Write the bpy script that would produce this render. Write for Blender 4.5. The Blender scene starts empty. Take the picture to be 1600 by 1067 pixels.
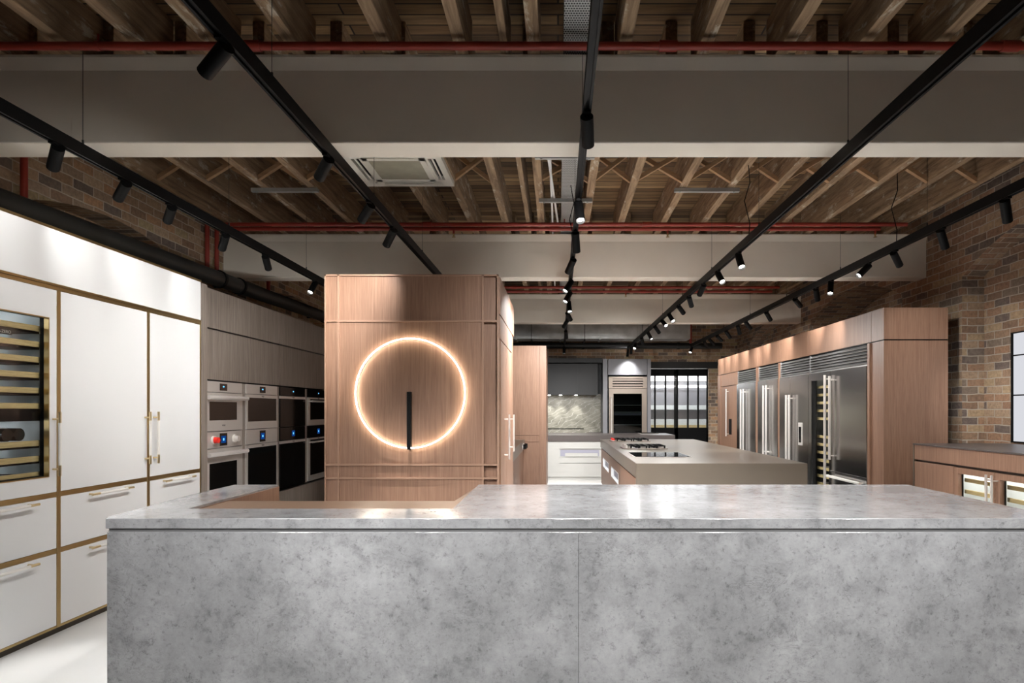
import bpy, bmesh, math, random
from mathutils import Vector
random.seed(7)
S = bpy.context.scene
COL = S.collection
R = math.radians

# ---------------------------------------------------------------- camera, world, exposure
EYE = 1.474
cam_d = bpy.data.cameras.new('camera')
cam = bpy.data.objects.new('camera', cam_d)
COL.objects.link(cam)
cam.location = (0, 0, EYE)
cam.rotation_euler = (R(90), 0, 0)
cam_d.sensor_width = 36
cam_d.lens = 22.5
cam_d.shift_x = -72 / 1600
cam_d.shift_y = 107.5 / 1600
cam_d.clip_start = 0.05
S.camera = cam
S.view_settings.view_transform = 'Standard'
S.view_settings.look = 'None'
S.view_settings.exposure = 1.22
S.view_settings.gamma = 1
S.view_settings.use_curve_mapping = False
W = bpy.data.worlds.new('world')
S.world = W
W.use_nodes = True
W.node_tree.nodes['Background'].inputs[0].default_value = (0.6, 0.7, 0.9, 1)
W.node_tree.nodes['Background'].inputs[1].default_value = 0.3
SPOT_W = 120          # power of one track spotlight
REAR_W = 62          # the same lamps on the track behind the camera
WARM = (1.0, 0.90, 0.78)
COOL = (1.0, 0.99, 0.97)
TRACK_SHARE = {'left': 0.05, 'tower': 0.34, 'centre': 0.95, 'island': 0.66, 'fridge': 0.2}

# ---------------------------------------------------------------- materials
def mat(name):
    m = bpy.data.materials.new(name)
    m.use_nodes = True
    return m, m.node_tree, m.node_tree.nodes['Principled BSDF']

def plain(name, c, rough=0.5, metal=0.0, coat=0.0, spec=0.5, var=0.0, vscale=6):
    m, t, b = mat(name)
    b.inputs['Base Color'].default_value = (*c, 1)
    b.inputs['Roughness'].default_value = rough
    b.inputs['Metallic'].default_value = metal
    b.inputs['Coat Weight'].default_value = coat
    b.inputs['Coat Roughness'].default_value = 0.08
    b.inputs['Specular IOR Level'].default_value = spec
    if var:
        co = t.nodes.new('ShaderNodeTexCoord')
        n = t.nodes.new('ShaderNodeTexNoise')
        n.inputs['Scale'].default_value = vscale
        n.inputs['Detail'].default_value = 5
        t.links.new(co.outputs['Object'], n.inputs['Vector'])
        r = ramp(t, n.outputs['Fac'], [(0.3, tuple(x * (1 - var) for x in c)), (0.7, tuple(min(1, x * (1 + var)) for x in c))])
        t.links.new(r.outputs['Color'], b.inputs['Base Color'])
    return m

def ramp(t, src, stops, interp='LINEAR'):
    r = t.nodes.new('ShaderNodeValToRGB')
    e = r.color_ramp.elements
    r.color_ramp.interpolation = interp
    while len(e) < len(stops):
        e.new(0.5)
    for k, (p, c) in enumerate(stops):
        e[k].position = p
        e[k].color = (*c, 1)
    t.links.new(src, r.inputs['Fac'])
    return r

def mapped(t, scale):
    co = t.nodes.new('ShaderNodeTexCoord')
    mp = t.nodes.new('ShaderNodeMapping')
    mp.inputs['Scale'].default_value = scale
    t.links.new(co.outputs['Object'], mp.inputs['Vector'])
    return mp

def noise(t, vec, scale=5, detail=4, rough=0.5, dist=0.0):
    n = t.nodes.new('ShaderNodeTexNoise')
    n.inputs['Scale'].default_value = scale
    n.inputs['Detail'].default_value = detail
    n.inputs['Roughness'].default_value = rough
    n.inputs['Distortion'].default_value = dist
    t.links.new(vec, n.inputs['Vector'])
    return n

def mixc(t, fac, a, b, mode='MIX'):
    n = t.nodes.new('ShaderNodeMix')
    n.data_type = 'RGBA'
    n.blend_type = mode
    for sock, v in ((n.inputs[0], fac), (n.inputs[6], a), (n.inputs[7], b)):
        if hasattr(v, 'is_output'):
            t.links.new(v, sock)
        elif isinstance(v, tuple):
            sock.default_value = (*v, 1)
        else:
            sock.default_value = v
    return n.outputs[2]

def bump(t, b, src, strength=0.3, dist=0.01):
    n = t.nodes.new('ShaderNodeBump')
    n.inputs['Strength'].default_value = strength
    n.inputs['Distance'].default_value = dist
    t.links.new(src, n.inputs['Height'])
    t.links.new(n.outputs[0], b.inputs['Normal'])

def wood(name, dark, light, scale=(34, 34, 0.9), rough=0.45, fine=2.0):
    m, t, b = mat(name)
    mp = mapped(t, scale)
    n1 = noise(t, mp.outputs[0], 1.6, 6, 0.6, 0.4)
    mp2 = mapped(t, tuple(s * 3.2 for s in scale))
    n2 = noise(t, mp2.outputs[0], fine, 3, 0.6)
    c1 = ramp(t, n1.outputs['Fac'], [(0.28, dark), (0.72, light)])
    c2 = ramp(t, n2.outputs['Fac'], [(0.35, (0.72, 0.70, 0.68)), (0.62, (1, 1, 1))])
    c = mixc(t, 0.75, c1.outputs['Color'], c2.outputs['Color'], 'MULTIPLY')
    t.links.new(c, b.inputs['Base Color'])
    b.inputs['Roughness'].default_value = rough
    bump(t, b, n2.outputs['Fac'], 0.12, 0.002)
    return m

OAK = wood('pink_oak_veneer', (0.228, 0.122, 0.077), (0.315, 0.185, 0.123))
OAKDARK = wood('smoked_oak_veneer', (0.16, 0.128, 0.105), (0.30, 0.25, 0.215), (28, 28, 1.0))
OAKLINE = plain('oak_bead', (0.30, 0.178, 0.118), 0.5)
OAKTRIM = wood('oak_reveal', (0.22, 0.12, 0.075), (0.32, 0.18, 0.115))
SHELFWOOD = wood('wine_shelf_wood', (0.42, 0.33, 0.14), (0.62, 0.50, 0.25), (3, 3, 60), 0.5)

def old_timber(name, a, b_, paint=0.25, scale=(14, 1.2, 14)):
    m, t, b = mat(name)
    mp = mapped(t, scale)
    n1 = noise(t, mp.outputs[0], 1.8, 7, 0.65, 0.6)
    c1 = ramp(t, n1.outputs['Fac'], [(0.25, a), (0.75, b_)])
    mp2 = mapped(t, (5, 1.6, 5))
    n2 = noise(t, mp2.outputs[0], 2.2, 8, 0.72, 0.3)
    f = ramp(t, n2.outputs['Fac'], [(0.56, (0, 0, 0)), (0.63, (paint, paint, paint))])
    c = mixc(t, f.outputs['Color'], c1.outputs['Color'], (0.56, 0.49, 0.38))
    t.links.new(c, b.inputs['Base Color'])
    b.inputs['Roughness'].default_value = 0.85
    bump(t, b, n1.outputs['Fac'], 0.5, 0.01)
    return m
JOIST = old_timber('old_joist_timber', (0.10, 0.058, 0.032), (0.50, 0.345, 0.205), 0.85)
BRACE = old_timber('brace_timber', (0.30, 0.17, 0.085), (0.52, 0.33, 0.18), 0.2, (1.4, 10, 10))

def boards(name):
    m, t, b = mat(name)
    co = t.nodes.new('ShaderNodeTexCoord')
    br = t.nodes.new('ShaderNodeTexBrick')
    br.inputs['Color1'].default_value = (0, 0, 0, 1)
    br.inputs['Color2'].default_value = (1, 1, 1, 1)
    br.inputs['Mortar'].default_value = (0, 0, 0, 1)
    br.inputs['Scale'].default_value = 1
    br.inputs['Mortar Size'].default_value = 0.006
    br.inputs['Brick Width'].default_value = 2.6
    br.inputs['Row Height'].default_value = 0.105
    t.links.new(co.outputs['Object'], br.inputs['Vector'])
    mp = mapped(t, (1.2, 16, 6))
    n = noise(t, mp.outputs[0], 2, 6, 0.65)
    c1 = ramp(t, br.outputs['Color'], [(0.0, (0.08, 0.045, 0.022)), (0.5, (0.19, 0.115, 0.055)), (1.0, (0.36, 0.245, 0.13))])
    c2 = ramp(t, n.outputs['Fac'], [(0.3, (0.45, 0.42, 0.4)), (0.7, (1.15, 1.1, 1.0))])
    c = mixc(t, 1.0, c1.outputs['Color'], c2.outputs['Color'], 'MULTIPLY')
    c = mixc(t, br.outputs['Fac'], c, (0.015, 0.01, 0.006))
    t.links.new(c, b.inputs['Base Color'])
    b.inputs['Roughness'].default_value = 0.9
    bump(t, b, br.outputs['Fac'], -0.6, 0.01)
    return m
BOARDS = boards('old_floorboards')

def brick(name, cols, mortar, w=0.235, h=0.083):
    """brick laid on any vertical face: along Y on faces looking across the room, along X on faces looking down it"""
    m, t, b = mat(name)
    N = t.nodes
    co = N.new('ShaderNodeTexCoord')
    geo = N.new('ShaderNodeNewGeometry')
    sp = N.new('ShaderNodeSeparateXYZ'); t.links.new(co.outputs['Object'], sp.inputs[0])
    sn = N.new('ShaderNodeSeparateXYZ'); t.links.new(geo.outputs['True Normal'], sn.inputs[0])
    def math_(op, a, c=None):
        n = N.new('ShaderNodeMath'); n.operation = op
        for k, v in enumerate((a, c)):
            if v is None: continue
            if hasattr(v, 'is_output'): t.links.new(v, n.inputs[k])
            else: n.inputs[k].default_value = v
        return n.outputs[0]
    ax = math_('ABSOLUTE', sn.outputs[0])
    ay = math_('ABSOLUTE', sn.outputs[1])
    az = math_('ABSOLUTE', sn.outputs[2])
    facex = math_('GREATER_THAN', ax, 0.6)
    flat = math_('GREATER_THAN', az, 0.6)
    def mixf(f, a, c):
        n = N.new('ShaderNodeMix'); n.data_type = 'FLOAT'
        t.links.new(f, n.inputs[0]); t.links.new(a, n.inputs[2]); t.links.new(c, n.inputs[3])
        return n.outputs[0]
    u = mixf(facex, sp.outputs[0], sp.outputs[1])
    v = mixf(flat, sp.outputs[2], sp.outputs[1])
    cb = N.new('ShaderNodeCombineXYZ')
    wob = noise(t, co.outputs['Object'], 7, 2)
    t.links.new(math_('ADD', u, math_('MULTIPLY', wob.outputs['Fac'], 0.02)), cb.inputs[0])
    t.links.new(math_('ADD', v, math_('MULTIPLY', wob.outputs['Fac'], 0.02)), cb.inputs[1])
    br = N.new('ShaderNodeTexBrick')
    br.inputs['Color1'].default_value = (0, 0, 0, 1)
    br.inputs['Color2'].default_value = (1, 1, 1, 1)
    br.inputs['Mortar'].default_value = (0.5, 0.5, 0.5, 1)
    br.inputs['Scale'].default_value = 1
    br.inputs['Mortar Size'].default_value = 0.006
    br.inputs['Mortar Smooth'].default_value = 0.3
    br.inputs['Brick Width'].default_value = w
    br.inputs['Row Height'].default_value = h
    t.links.new(cb.outputs[0], br.inputs['Vector'])
    k = len(cols)
    c1 = ramp(t, br.outputs['Color'], [(i / k, c) for i, c in enumerate(cols)], 'CONSTANT')
    n1 = noise(t, co.outputs['Object'], 28, 6, 0.7)
    c2 = ramp(t, n1.outputs['Fac'], [(0.3, (0.55, 0.55, 0.55)), (0.65, (1.2, 1.2, 1.2))])
    c = mixc(t, 0.8, c1.outputs['Color'], c2.outputs['Color'], 'MULTIPLY')
    n2 = noise(t, co.outputs['Object'], 2.2, 6, 0.7)
    f2 = ramp(t, n2.outputs['Fac'], [(0.55, (0, 0, 0)), (0.75, (0.4, 0.4, 0.4))])
    c = mixc(t, f2.outputs['Color'], c, (0.42, 0.34, 0.26))
    c = mixc(t, br.outputs['Fac'], c, mortar)
    t.links.new(c, b.inputs['Base Color'])
    b.inputs['Roughness'].default_value = 0.9
    h1 = math_('SUBTRACT', math_('MULTIPLY', n1.outputs['Fac'], 0.5), br.outputs['Fac'])
    bump(t, b, h1, 0.7, 0.012)
    return m
BRICK_OLD = brick('weathered_brick', [(0.30, 0.19, 0.12), (0.46, 0.32, 0.20), (0.38, 0.25, 0.155), (0.52, 0.38, 0.25), (0.36, 0.26, 0.18), (0.48, 0.29, 0.165), (0.20, 0.15, 0.12), (0.46, 0.36, 0.21)], (0.56, 0.47, 0.37))
BRICK_RIGHT = brick('sandstock_brick', [(0.30, 0.195, 0.125), (0.23, 0.145, 0.095), (0.38, 0.265, 0.175), (0.28, 0.165, 0.105), (0.22, 0.165, 0.125), (0.40, 0.285, 0.175), (0.16, 0.12, 0.10), (0.33, 0.195, 0.12)], (0.44, 0.38, 0.31))

def stone(name, polished=True):
    m, t, b = mat(name)
    mp = mapped(t, (1, 1, 1))
    n0 = noise(t, mp.outputs[0], 1.7, 5, 0.6, 0.5)
    c0 = ramp(t, n0.outputs['Fac'], [(0.36, (0.285, 0.287, 0.297)), (0.64, (0.40, 0.402, 0.414))])
    n1 = noise(t, mp.outputs[0], 8, 15, 0.8, 0.15)
    c1 = ramp(t, n1.outputs['Fac'], [(0.34, (0.58, 0.58, 0.585)), (0.48, (0.98, 0.98, 0.98)), (0.66, (1.24, 1.24, 1.24))])
    c = mixc(t, 0.85, c0.outputs['Color'], c1.outputs['Color'], 'MULTIPLY')
    n2 = noise(t, mp.outputs[0], 34, 10, 0.85, 0.2)
    c2 = ramp(t, n2.outputs['Fac'], [(0.37, (0.45, 0.45, 0.45)), (0.46, (1, 1, 1))])
    c = mixc(t, 0.8, c, c2.outputs['Color'], 'MULTIPLY')
    mp3 = mapped(t, (1.0, 1.0, 1.5))
    n3 = noise(t, mp3.outputs[0], 5.5, 10, 0.68, 1.0)
    n4 = noise(t, mp3.outputs[0], 1.3, 3, 0.5)
    f3 = ramp(t, n3.outputs['Fac'], [(0.488, (0, 0, 0)), (0.5, (0.8, 0.8, 0.8)), (0.512, (0, 0, 0))])
    f4 = ramp(t, n4.outputs['Fac'], [(0.48, (0, 0, 0)), (0.62, (1, 1, 1))])
    fm = mixc(t, 1.0, f3.outputs['Color'], f4.outputs['Color'], 'MULTIPLY')
    c = mixc(t, fm, c, (0.17, 0.17, 0.175))
    t.links.new(c, b.inputs['Base Color'])
    b.inputs['Roughness'].default_value = 0.16 if polished else 0.35
    b.inputs['Specular IOR Level'].default_value = 0.6
    return m
STONE = stone('grey_limestone')
SHADOW = plain('shadow_gap', (0.20, 0.20, 0.205), 0.8)

def marble():
    m, t, b = mat('olive_marble')
    mp = mapped(t, (1, 1, 1.6))
    n0 = noise(t, mp.outputs[0], 3, 6, 0.6, 1.2)
    c0 = ramp(t, n0.outputs['Fac'], [(0.3, (0.16, 0.15, 0.115)), (0.7, (0.34, 0.325, 0.27))])
    w = t.nodes.new('ShaderNodeTexWave')
    w.wave_type = 'BANDS'; w.bands_direction = 'DIAGONAL'
    w.inputs['Scale'].default_value = 2.6
    w.inputs['Distortion'].default_value = 9
    w.inputs['Detail'].default_value = 4
    mp2 = mapped(t, (1.2, 1, -2.2))
    t.links.new(mp2.outputs[0], w.inputs['Vector'])
    f = ramp(t, w.outputs['Fac'], [(0.955, (0, 0, 0)), (0.99, (0.5, 0.5, 0.5))])
    c = mixc(t, f.outputs['Color'], c0.outputs['Color'], (0.62, 0.6, 0.54))
    t.links.new(c, b.inputs['Base Color'])
    b.inputs['Roughness'].default_value = 0.25
    return m
MARBLE = marble()

def steel(name, c=(0.62, 0.595, 0.56), rough=0.3, metal=0.8):
    m, t, b = mat(name)
    mp = mapped(t, (2, 2, 60))
    n = noise(t, mp.outputs[0], 2, 3)
    bump(t, b, n.outputs['Fac'], 0.02, 0.001)
    b.inputs['Base Color'].default_value = (*c, 1)
    b.inputs['Metallic'].default_value = metal
    b.inputs['Roughness'].default_value = rough
    return m
STEEL = steel('brushed_stainless', (0.60, 0.565, 0.53), 0.38, 0.55)
STEEL_DOOR = steel('stainless_door', (0.50, 0.49, 0.48), 0.2, 1.0)
STEEL_WARM = steel('bronzed_stainless', (0.27, 0.225, 0.19), 0.35, 0.6)
STEEL_SLAT = steel('stainless_slat', (0.55, 0.55, 0.55), 0.3)
CHROME = plain('polished_handle', (0.88, 0.84, 0.80), 0.28, 0.6)
BRASS = plain('satin_brass', (0.55, 0.40, 0.19), 0.38, 1.0)
BRASS_LIGHT = plain('pale_brass', (0.74, 0.60, 0.36), 0.32, 1.0)
WHITE = plain('white_lacquer', (0.80, 0.80, 0.80), 0.42)
WHITEGRIP = plain('ivory_grip', (0.86, 0.83, 0.78), 0.3)
LAMINATE = plain('off_white_laminate', (0.46, 0.46, 0.44), 0.5)
PLASTER = plain('painted_beam', (0.82, 0.765, 0.67), 0.85, var=0.05, vscale=1.5)
FLOORM = plain('pale_polished_concrete', (0.82, 0.815, 0.80), 0.3, var=0.03, vscale=2)
BLACK = plain('black_powder_coat', (0.004, 0.004, 0.0042), 0.5, spec=0.12)
PLINTH = plain('dark_bronze_plinth', (0.045, 0.034, 0.02), 0.5)
BLACKGLASS = plain('black_oven_glass', (0.004, 0.004, 0.004), 0.06, spec=0.22)
DARKPIPE = plain('dark_painted_pipe', (0.016, 0.016, 0.0145), 0.5)
RED = plain('red_sprinkler_paint', (0.30, 0.035, 0.022), 0.4)
REDKNOB = plain('red_knob', (0.75, 0.03, 0.02), 0.3)
GALV = plain('galvanised_sheet', (0.52, 0.53, 0.52), 0.42, 0.85, var=0.18, vscale=5)
GALVP = plain('galvanised_strut', (0.42, 0.43, 0.42), 0.5, 0.4)
CONDUIT = plain('white_conduit', (0.75, 0.75, 0.75), 0.5)
BRONZE = plain('bronze_worktop', (0.165, 0.136, 0.105), 0.33, 0.2, var=0.04, vscale=3)
BRONZE_DK = plain('dark_worktop', (0.075, 0.062, 0.058), 0.38, var=0.06, vscale=8)
CHARCOAL = plain('charcoal_lacquer', (0.013, 0.013, 0.0145), 0.5)
GREYLAC = plain('grey_lacquer', (0.20, 0.20, 0.215), 0.42, 0.2)
ACWHITE = plain('ivory_plastic', (0.80, 0.78, 0.70), 0.45)
ACGRILLE = plain('intake_mesh', (0.36, 0.34, 0.26), 0.7, var=0.08, vscale=12)
INSIDE = plain('fridge_liner', (0.60, 0.64, 0.63), 0.35)
INSIDEDK = plain('dark_liner', (0.03, 0.033, 0.035), 0.35)
GREYPLASTIC = plain('grey_drawer_liner', (0.29, 0.29, 0.36), 0.45)
BOTTLE = plain('dark_bottle_glass', (0.01, 0.012, 0.01), 0.08)
REARPLASTER = plain('rear_wall_paint', (0.14, 0.13, 0.12), 0.8)

def emit(name, c, s):
    m = bpy.data.materials.new(name)
    m.use_nodes = True
    t = m.node_tree
    t.nodes.remove(t.nodes['Principled BSDF'])
    e = t.nodes.new('ShaderNodeEmission')
    e.inputs[0].default_value = (*c, 1)
    e.inputs[1].default_value = s
    t.links.new(e.outputs[0], t.nodes['Material Output'].inputs[0])
    return m
LENS = emit('lit_lens', (1, 0.95, 0.88), 14)
LED = emit('warm_led', (1.0, 0.92, 0.76), 17)
LEDCOOL = emit('cool_led', (0.86, 0.93, 1.0), 7)
LEDSHELF = emit('white_led_batten', (1.0, 0.97, 0.93), 6)
BLUE = emit('blue_screen', (0.01, 0.09, 0.40), 0.22)
CYAN = emit('cyan_digits', (0.15, 0.55, 1.0), 0.7)
DAY = emit('daylit_glass', (0.93, 0.94, 1.0), 0.32)

def glass(name, tint=(1, 1, 1), refl=0.035, rough=0.02):
    m = bpy.data.materials.new(name)
    m.use_nodes = True
    t = m.node_tree
    t.nodes.remove(t.nodes['Principled BSDF'])
    a = t.nodes.new('ShaderNodeBsdfTransparent'); a.inputs[0].default_value = (*tint, 1)
    g = t.nodes.new('ShaderNodeBsdfGlossy'); g.inputs['Roughness'].default_value = rough
    x = t.nodes.new('ShaderNodeMixShader'); x.inputs[0].default_value = refl
    t.links.new(a.outputs[0], x.inputs[1]); t.links.new(g.outputs[0], x.inputs[2])
    t.links.new(x.outputs[0], t.nodes['Material Output'].inputs[0])
    return m
GLASS = glass('clear_glass')
GLASSDK = glass('grey_tinted_glass', (0.42, 0.44, 0.44), 0.06)
REEDED = glass('reeded_glass', (0.72, 0.74, 0.76), 0.12, 0.18)

def tray_mat():
    m, t, b = mat('perforated_tray')
    mp = mapped(t, (70, 34, 1))
    ch = t.nodes.new('ShaderNodeTexBrick')
    ch.inputs['Scale'].default_value = 1
    ch.inputs['Mortar Size'].default_value = 0.16
    ch.inputs['Color1'].default_value = (0.03, 0.03, 0.03, 1)
    ch.inputs['Color2'].default_value = (0.03, 0.03, 0.03, 1)
    ch.inputs['Mortar'].default_value = (0.5, 0.51, 0.5, 1)
    ch.inputs['Brick Width'].default_value = 1.0
    ch.inputs['Row Height'].default_value = 0.7
    t.links.new(mp.outputs[0], ch.inputs['Vector'])
    t.links.new(ch.outputs['Color'], b.inputs['Base Color'])
    b.inputs['Metallic'].default_value = 0.3
    b.inputs['Roughness'].default_value = 0.5
    return m
TRAY = tray_mat()

# ---------------------------------------------------------------- mesh helpers
class MB:
    def __init__(self):
        self.v, self.f, self.s = [], [], []
    def _add(self, vs, fs, smooth=False):
        o = len(self.v)
        self.v += [tuple(p) for p in vs]
        for f in fs:
            self.f.append([i + o for i in f]); self.s.append(smooth)
        return self
    def box(self, x0, x1, y0, y1, z0, z1):
        x0, x1 = min(x0, x1), max(x0, x1); y0, y1 = min(y0, y1), max(y0, y1); z0, z1 = min(z0, z1), max(z0, z1)
        vs = [(x, y, z) for x in (x0, x1) for y in (y0, y1) for z in (z0, z1)]
        return self._add(vs, [(0, 1, 3, 2), (4, 6, 7, 5), (0, 4, 5, 1), (2, 3, 7, 6), (0, 2, 6, 4), (1, 5, 7, 3)])
    def prism(self, poly, a0, a1, axis='z'):
        def P(p, a):
            return {'z': (p[0], p[1], a), 'x': (a, p[0], p[1]), 'y': (p[0], a, p[1])}[axis]
        n = len(poly)
        vs = [P(p, a0) for p in poly] + [P(p, a1) for p in poly]
        fs = [tuple(range(n)), tuple(range(2 * n - 1, n - 1, -1))]
        fs += [(i, i + n, (i + 1) % n + n, (i + 1) % n) for i in range(n)]
        return self._add(vs, fs)
    def cyl(self, p0, p1, r, n=16, r1=None, caps=(True, True)):
        p0, p1 = Vector(p0), Vector(p1)
        r1 = r if r1 is None else r1
        d = (p1 - p0).normalized()
        u = d.orthogonal().normalized(); w = d.cross(u)
        ring = lambda c, q: [c + u * math.cos(2 * math.pi * i / n) * q + w * math.sin(2 * math.pi * i / n) * q for i in range(n)]
        vs = ring(p0, r) + ring(p1, r1)
        self._add(vs, [(i, (i + 1) % n, (i + 1) % n + n, i + n) for i in range(n)], True)
        if caps[0]: self._add(ring(p0, r), [tuple(range(n - 1, -1, -1))])
        if caps[1]: self._add(ring(p1, r1), [tuple(range(n))])
        return self
    def tube(self, pts, r, n=8):
        for a, b in zip(pts[:-1], pts[1:]):
            self.cyl(a, b, r, n)
        return self
    def torus(self, c, R_, r, n=96, k=10, axis='y'):
        vs, fs = [], []
        for i in range(n):
            a = 2 * math.pi * i / n
            for j in range(k):
                b = 2 * math.pi * j / k
                q = R_ + r * math.cos(b)
                vs.append((c[0] + q * math.cos(a), c[1] + r * math.sin(b), c[2] + q * math.sin(a)))
        for i in range(n):
            for j in range(k):
                fs.append((i * k + j, i * k + (j + 1) % k, (i + 1) % n * k + (j + 1) % k, (i + 1) % n * k + j))
        return self._add(vs, fs, True)
    def quad(self, a, b, c, d):
        return self._add([a, b, c, d], [(0, 1, 2, 3)])
    def build(self, name, m, parent=None, bevel=0.0):
        me = bpy.data.meshes.new(name)
        me.from_pydata(self.v, [], self.f)
        for p, s in zip(me.polygons, self.s):
            p.use_smooth = s
        bm = bmesh.new(); bm.from_mesh(me)
        bmesh.ops.recalc_face_normals(bm, faces=bm.faces)
        bm.to_mesh(me); bm.free()
        me.materials.append(m)
        o = bpy.data.objects.new(name, me)
        COL.objects.link(o)
        if parent is not None:
            o.parent = parent
            p, off = parent, Vector((0, 0, 0))
            while p is not None:
                off += p.location; p = p.parent
            o.location = -off
        if bevel:
            b = o.modifiers.new('edge', 'BEVEL')
            b.width = bevel; b.segments = 2; b.limit_method = 'ANGLE'; b.angle_limit = R(40)
        return o

def box(name, m, b, parent=None, bevel=0.0):
    return MB().box(*b).build(name, m, parent, bevel)

def tag(o, label, cat, group=None):
    o['label'] = label; o['category'] = cat
    if group: o['group'] = group
    return o

def thing(name, label, cat, loc, group=None):
    o = bpy.data.objects.new(name, None)
    o.empty_display_size = 0.1
    COL.objects.link(o)
    o.location = loc
    return tag(o, label, cat, group)

def structure(o, label=None):
    o['kind'] = 'structure'
    if label: o['label'] = label
    return o

def text(name, body, size, loc, rot, m, parent, align='CENTER'):
    c = bpy.data.curves.new(name, 'FONT')
    c.body = body; c.size = size; c.align_x = align; c.align_y = 'CENTER'; c.extrude = 0.0006
    c.materials.append(m)
    tmp = bpy.data.objects.new(name, c)
    COL.objects.link(tmp)
    me = bpy.data.meshes.new_from_object(tmp.evaluated_get(bpy.context.evaluated_depsgraph_get()))
    bpy.data.objects.remove(tmp)
    o = bpy.data.objects.new(name, me)
    COL.objects.link(o)
    o.parent = parent
    o.location = Vector(loc) - parent.location
    o.rotation_euler = rot
    return o
FACE_RIGHT = (R(90), 0, R(90))     # reads for someone looking towards -X
FACE_CAM = (R(90), 0, 0)           # reads for someone looking towards +Y

def px(p, Y): return (p - 872) * Y / 1000
def pz(y, Y): return EYE + (641 - y) * Y / 1000

# ---------------------------------------------------------------- the setting
LX, RX, BY, CZ = -4.0, 4.4, 15.7, 3.875
FY = -2.6
structure(box('floor', FLOORM, (-4.7, 5.3, FY - 0.1, 19.2, -0.12, 0)))

def arch_wall(name, X, depth_sign, arches, m):
    """wall looking into the room at X with segmental arched recesses (y0, y1, spring, crown, depth)"""
    b = MB()
    ys = {FY, BY}
    for (a, c, sp, cr, d) in arches:
        for i in range(17): ys.add(a + (c - a) * i / 16)
    ys = sorted(ys)
    def head(y):
        for (a, c, sp, cr, d) in arches:
            if a - 1e-6 <= y <= c + 1e-6:
                t = (y - (a + c) / 2) / ((c - a) / 2)
                return sp + (cr - sp) * (1 - t * t), d
        return None, 0
    for y0, y1 in zip(ys[:-1], ys[1:]):
        mid, d = head((y0 + y1) / 2)
        if mid is None:
            b.quad((X, y0, 0), (X, y1, 0), (X, y1, CZ), (X, y0, CZ))
        else:
            h0, h1 = head(y0)[0], head(y1)[0]
            b.quad((X, y0, h0), (X, y1, h1), (X, y1, CZ), (X, y0, CZ))
            e = X + depth_sign * d
            b.quad((X, y0, h0), (X, y1, h1), (e, y1, h1), (e, y0, h0))
            b.quad((e, y0, 0), (e, y1, 0), (e, y1, h1), (e, y0, h0))
    for (a, c, sp, cr, d) in arches:
        e = X + depth_sign * d
        for y in (a, c):
            b.quad((X, y, 0), (e, y, 0), (e, y, sp), (X, y, sp))
    return structure(b.build(name, m))
arch_wall('wall_left', LX, -1, [(0.6, 3.1, 2.93, 3.2, 0.25), (4.45, 7.0, 2.93, 3.2, 0.25), (8.3, 11.2, 2.93, 3.2, 0.25), (12.1, 14.8, 2.93, 3.2, 0.25)], BRICK_OLD)
arch_wall('wall_right', RX, 1, [(0.6, 3.1, 2.93, 3.3, 0.24), (4.45, 6.97, 2.93, 3.3, 0.24), (8.18, 11.2, 2.95, 3.3, 0.70), (12.1, 14.8, 2.93, 3.3, 0.3)], BRICK_RIGHT)
structure(box('wall_rear', REARPLASTER, (-4.4, 5.2, FY - 0.2, FY, 0, CZ)))
# back wall with the doorway
b = MB()
b.box(-4.4, 2.20, BY, BY + 0.22, 0, CZ)
b.box(3.70, 5.2, BY, BY + 0.22, 0, CZ)
b.box(2.20, 3.70, BY, BY + 0.22, 2.66, CZ)
structure(b.build('wall_back', BRICK_OLD))
structure(box('trim_1', DARKPIPE, (2.12, 3.90, BY - 0.06, BY + 0.2, 2.50, 2.66)), 'dark steel lintel over the steel framed doors')

ceil = structure(box('ceiling', BOARDS, (-4.4, 5.2, FY - 0.2, 19.2, CZ, CZ + 0.08)))
J1 = [-3.75, -3.3, -2.84, -2.40, -1.98, -1.52, -1.0, -.557, -.316, -.145, .376, .846, 1.33, 1.77, 2.2, 2.65, 3.1, 3.55, 4.0]
J2 = [-3.7, -3.25, -2.78, -2.33, -1.85, -1.37, -.98, -.59, -.33, -.18, .31, .70, 1.18, 1.63, 2.07, 2.54, 2.99, 3.45, 3.9]
for (js, y0, y1) in ((J1, 0.2, 3.95), (J2, 3.95, 7.76), (J1, 7.76, 11.72)):
    for k, x in enumerate(js):
        w = 0.022 if k == 8 else 0.037
        sk = random.uniform(-0.012, 0.012)
        m_ = MB()
        dz = random.uniform(0, 0.012)
        m_._add([(x - w, y0, 3.576 + dz), (x + w, y0, 3.576 + dz), (x + w, y0, CZ), (x - w, y0, CZ),
                 (x - w + sk, y1, 3.576 + dz), (x + w + sk, y1, 3.576 + dz), (x + w + sk, y1, CZ), (x - w + sk, y1, CZ)],
                [(0, 1, 2, 3), (4, 7, 6, 5), (0, 4, 5, 1), (1, 5, 6, 2), (2, 6, 7, 3), (3, 7, 4, 0)])
        m_.build('joist', JOIST, ceil, 0.004)
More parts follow.
